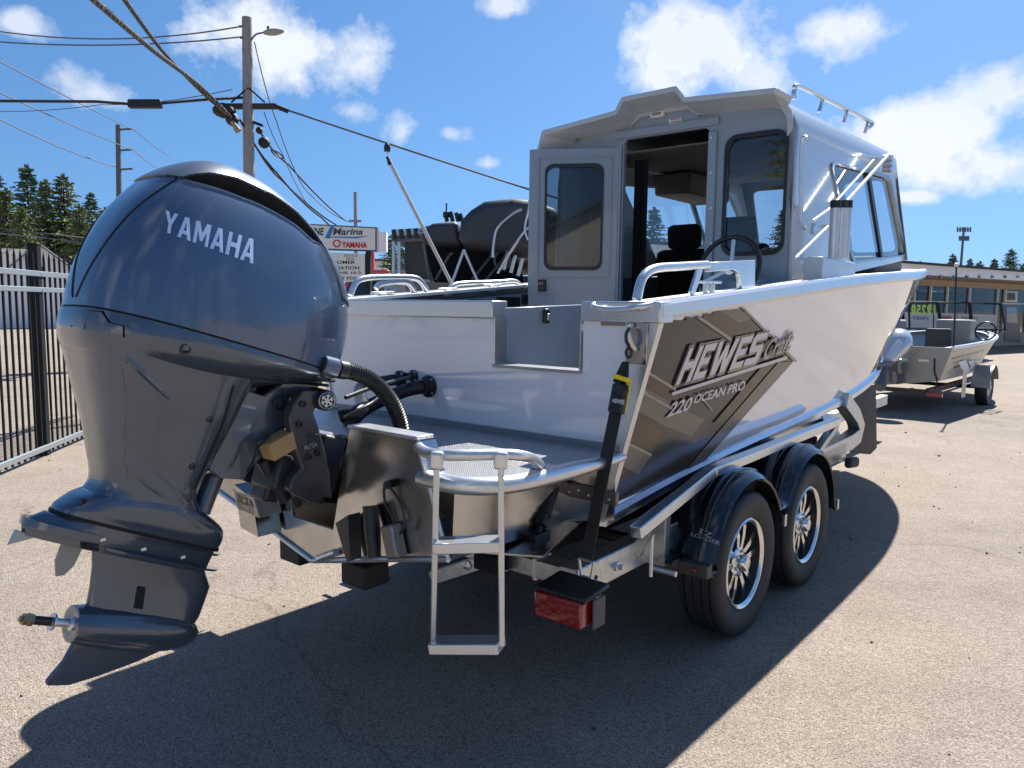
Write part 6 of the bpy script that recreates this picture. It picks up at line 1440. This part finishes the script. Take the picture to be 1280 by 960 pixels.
h = MB(); h.tube([FB.X(1118, 452, -.1), FB.X(1134, 450, -.02)], .035, 8); h.build('tiller_link', alup, rm); h = MB(); h.tube([FB.X(1104, 452, -.5), FB.X(1100, 485, -.9)], .07, 10); h.build('leg', wireg, rm); h = MB(); h.tube([FB.X(1122, 465, -.1), FB.X(1124, 480, -.1)], .04, 8); h.build('tilt_ram', wireg, rm)
t2 = thing('small_boat_trailer', 'single-axle trailer with grey fender and red lamp under the open grey boat', 'trailer', FB, (1.6, 0, 0))
wc2 = FB.Z(1229, 522, .0); wx = FB.Y(1231, 504, -1.0).x; yw = -.98
for sd in (-1, 1):
    y_ = sd * .98; c = Vector((wx, y_, .285)); h = MB(); h.lathe([(.15, -.08), (.27, -.09), (.285, -.07), (.285, .06), (.27, .08), (.20, .08), (.155, .07)], c, (0, sd, 0), 32); w_ = h.build('wheel', rubber, t2); h = MB(); h.lathe([(.155, .065), (.13, .05), (.05, .06), (.04, .09), (0, .09)], c, (0, sd, 0), 20); h.build('rim', mat('white_rim', (.6, .6, .6), .4, metal=.4), w_)
    prof = [(wx - .36, .30), (wx - .34, .42)] + [(wx + .35 * cos(radians(150 - 12 * k)), .29 + .35 * sin(radians(150 - 12 * k))) for k in range(12)]
    h = MB(); n_ = len(prof); rows = [[Vector((a, y_ + yy, b)) for a, b in prof] for yy in (-.13, .0, .13)]; h.add([p for r in rows for p in r], [(i * n_ + j, i * n_ + j + 1, (i + 1) * n_ + j + 1, (i + 1) * n_ + j) for i in range(2) for j in range(n_ - 1)]); h.build('fender', gm, t2)
    h = MB(); h.box((2.2, sd * .62, .33), (4.2, .06, .08)); h.build('frame_rail', mat('rusty_frame', (.10, .07, .05), .7), t2)
    h = MB(); h.box((-.02, sd * .74, .30), (.06, .20, .075)); h.build('tail_light', red, t2, bevel=.01)
    for k in (0, .12):
        h = MB(); h.tube([(.42 + k, sd * 1.0, .25), (.42 + k, sd * 1.0, .62)], .015, 6); h.build('guide_post', alup, t2)
h = MB(); h.box((.05, 0, .33), (.06, 1.3, .06)); h.build('crossmember', mat('rusty_frame', (1, 1, 1)), t2); h = MB(); h.tube([(wx, -.9, .28), (wx, .9, .28)], .03, 8); h.build('axle', blackm, t2)
h = MB(); h.box((5.2, 0, .36), (2.6, .08, .09)); h.build('tongue', mat('rusty_frame', (1, 1, 1)), t2)
# ---- neighbouring boats seen over the port side
def prism_px(poly, Y0, Y1, name, mt, parent, k=.93, bev=.0, sm=40, dz=0):
    A_ = [WX(x, y, Y0) for x, y in poly]; c = sum(A_, Vector()) / len(A_); B_ = [Vector((c.x + (p.x - c.x) * k, p.y + (Y1 - Y0), c.z + (p.z - c.z) * k + dz)) for p in A_]; n_ = len(A_)
    M_ = [(a + b) / 2 + (((a + b) / 2 - Vector((c.x, (Y0 + Y1) / 2, c.z))) * .06) for a, b in zip(A_, B_)]
    h = MB(); h.loft([A_, M_, B_]); return h.build(name, mt, parent, smooth=sm, bevel=bev)
nbt = thing('canvas_top_boat', 'boat with big charcoal canvas tops and grey tubing just beyond the port rail', 'boat', WF, gpt(600, 10.5))
prism_px([(573, 296), (576, 275), (588, 262), (605, 251), (640, 247), (668, 250), (700, 262), (706, 310), (662, 314), (600, 309), (577, 307)], 10.2, 12.2, 'canvas_top', canvas, nbt, .95, bev=.10, sm=70)
prism_px([(525, 300), (530, 286), (540, 279), (572, 276), (576, 307), (530, 303)], 10.6, 12.4, 'canvas_front', canvas, nbt, .95, bev=.08, sm=70)
prism_px([(528, 302), (640, 308), (660, 365), (545, 362)], 11.2, 12.4, 'side_curtain', mat('smoked_vinyl', (.008, .010, .014), .6, spec=.15), nbt, .98, sm=0)
prism_px([(505, 352), (700, 356), (700, 420), (520, 420)], 10.4, 12.8, 'hull', mat('dark_hull', (.05, .055, .065), .3, coat=.4), nbt, .95, sm=0)
def ptube(pts, Y, r, name, mt, parent): h = MB(); h.tube(smooth_path([WX(x, y, Y) for x, y in pts], 5), r, 8); return h.build(name, mt, parent)
for pts in ([(616, 322), (617, 305), (622, 285), (640, 268), (652, 262)], [(622, 342), (636, 318), (655, 290), (664, 282)], [(580, 312), (570, 340), (562, 362)], [(580, 312), (592, 340), (600, 356)], [(660, 300), (656, 285), (661, 262), (662, 250)]):
    ptube(pts, 10.1, .018, 'canopy_tube', alup, nbt)
for pts in ([(530, 303), (536, 340), (540, 352)], [(590, 350), (612, 322), (616, 310)], [(545, 350), (560, 322), (566, 316)], [(640, 310), (606, 352)]):
    ptube(pts, 10.9, .020, 'window_strut', mat('grey_strut', (.12, .13, .14), .4), nbt)
for i in range(3):
    c = WX(632 + i * 9, 326 + i * 4, 10.6); h = MB(); h.tube([c + Vector((.03, 0, .12)), c - Vector((.03, 0, .12))], .028, 8); h.build('rod_holder', alup, nbt)
h = MB(); c = WX(628, 325, 10.8); h.tube([c + Vector((cos(a_) * .11, 0, sin(a_) * .13)) for a_ in [2 * pi * i / 20 for i in range(20)]], .018, 6, closed=True); h.build('round_fender_ring', mat('blue_ring', (.10, .16, .22), .4), nbt)
for x_ in (556, 563, 570, 575):
    h = MB(); h.tube([WX(x_, 264 + abs(x_ - 560) * .2, 11), WX(x_ + 3, 277, 11)], .03, 8); h.build('roof_rod_holder', black, nbt)
h = MB(); h.tube([WX(558, 254, 11), WX(558, 272, 11)], .012, 6); h.lathe([(0, -.05), (.05, -.04), (.05, .03), (0, .05)], WX(558, 268, 11), (0, 0, 1), 10); h.build('stern_light', black, nbt)
h = MB(); h.tube(smooth_path([WX(x_, y_, 10.9) for x_, y_ in ((522, 291), (530, 285), (536, 283), (533, 288), (524, 293))], 4), .014, 6); h.build('grab_loop', alup, nbt)
wp = thing('stern_light_pole', 'tall slanting pale light pole with black head in front of the canvas-top boat', 'light pole', WF, gpt(571, 9.5))
h = MB(); h.tube([WX(571, 368, 9.5), WX(486, 200, 9.0)], .022, 10); h.build('pole', mat('pole_grey', (.50, .52, .52), .4), wp); h = MB(); h.tube([WX(571, 368, 9.5), gpt(571, 9.5) + Vector((.1, 0, 0))], .022, 8); h.build('pole_foot', wireg, wp)
h = MB(); h.tube([WX(486.8, 203, 9.0), WX(484, 196, 9.0)], .018, 8); h.lathe([(0, -.045), (.035, -.04), (.04, .0), (.035, .03), (.02, .05), (0, .05)], WX(484, 185, 9.0), (0, 0, 1), 12); h.lathe([(0, -.03), (.022, -.03), (.022, .03), (0, .03)], WX(486.5, 203, 9.0), (-.3, 0, 1), 10); h.build('lamp_head', black, wp)
h = MB(); h.tube([WX(484.4, 188, 9.0), WX(486.6, 203, 9.0)], .010, 8); h.build('neck', paper, wp)
rbt = thing('rod_rack_boat', 'dark cabin boat carrying a rack of rod holders behind the slanting pole', 'boat', WF, gpt(515, 17))
prism_px([(490, 295), (530, 293), (531, 301), (492, 303)], 17, 19, 'rack_roof', mat('rack_grey', (.12, .12, .12), .5), rbt, .95, sm=0)
for i in range(9):
    x_ = 492 + i * 4.6; h = MB(); h.tube([WX(x_, 287 - i * .25, 17 + (i % 2) * .4), WX(x_ + 2, 299 - i * .25, 17 + (i % 2) * .4)], .055, 8); h.build('rod_holder', [black, alup][i % 2], rbt)
prism_px([(506, 302), (534, 302), (540, 352), (506, 352)], 17.2, 18.8, 'cabin', mat('rbt_dark', (.02, .022, .026), .3), rbt, .95, sm=0)
prism_px([(486, 338), (506, 338), (506, 352), (486, 352)], 17.0, 18.8, 'cockpit_side', mat('rbt_grey', (.35, .35, .33), .5), rbt, .95, sm=0)
for x_ in (492, 499): h = MB(); h.tube([WX(x_, 302, 17), WX(x_, 345, 17)], .04, 8); h.build('roof_post', alup, rbt)
prism_px([(478, 348), (560, 350), (556, 402), (486, 402)], 16.8, 19.2, 'hull', mat('rbt_hull', (.30, .31, .32), .4), rbt, .95, sm=0)
# ---- what stands behind the camera and shows in the glass and the glossy paint
RF_ = Frame((-4, -20, 0), radians(90)); rh_ = thing('cream_house', 'cream gabled house reflected in the glass of the open cabin door', 'house', RF_, (0, 0, 0))
h = MB(); h.plate([(-6, 0), (6, 0), (6, 3.2), (0, 6.0), (-6, 3.2)], [], 8, lambda a, b, c: Vector((a, -c, b))); h.build('wall', mat('cream_siding', (.62, .58, .48), .8), rh_)
for s_ in (-1, 1):
    h = MB(); h.bar((0, -4, 6.1), (s_ * 6.6, -4, 2.95), 8.8, .14); h.build('roof', roofg, rh_)
for x_ in (-3.6, 0, 3.6):
    h = MB(); h.box((x_, .03, 1.6), (1.5, .05, 1.5)); w_ = h.build('window', paper, rh_); h = MB(); h.box((x_, .06, 1.6), (1.3, .03, 1.3)); h.build('pane', glassd, w_)
GB = 'conifers reflected in the cabin glass and hull'
r9 = random.Random(5)
h = MB()
for i in range(20):
    a = radians(95 + i * 9.4); R9 = 34 + r9.uniform(-4, 8); vs, fs = conifer(40 + i, r9.uniform(7, 14), r9.uniform(2.2, 4), leaf1, .6); h.add([v + Vector((sin(a) * R9, cos(a) * R9, 0)) for v in vs], fs)
h.build('far_woodland', leaf1, kind='stuff', smooth=0, recalc=False, label='dark conifer wood mirrored in the cabin glass and glossy paint', cat='woodland')
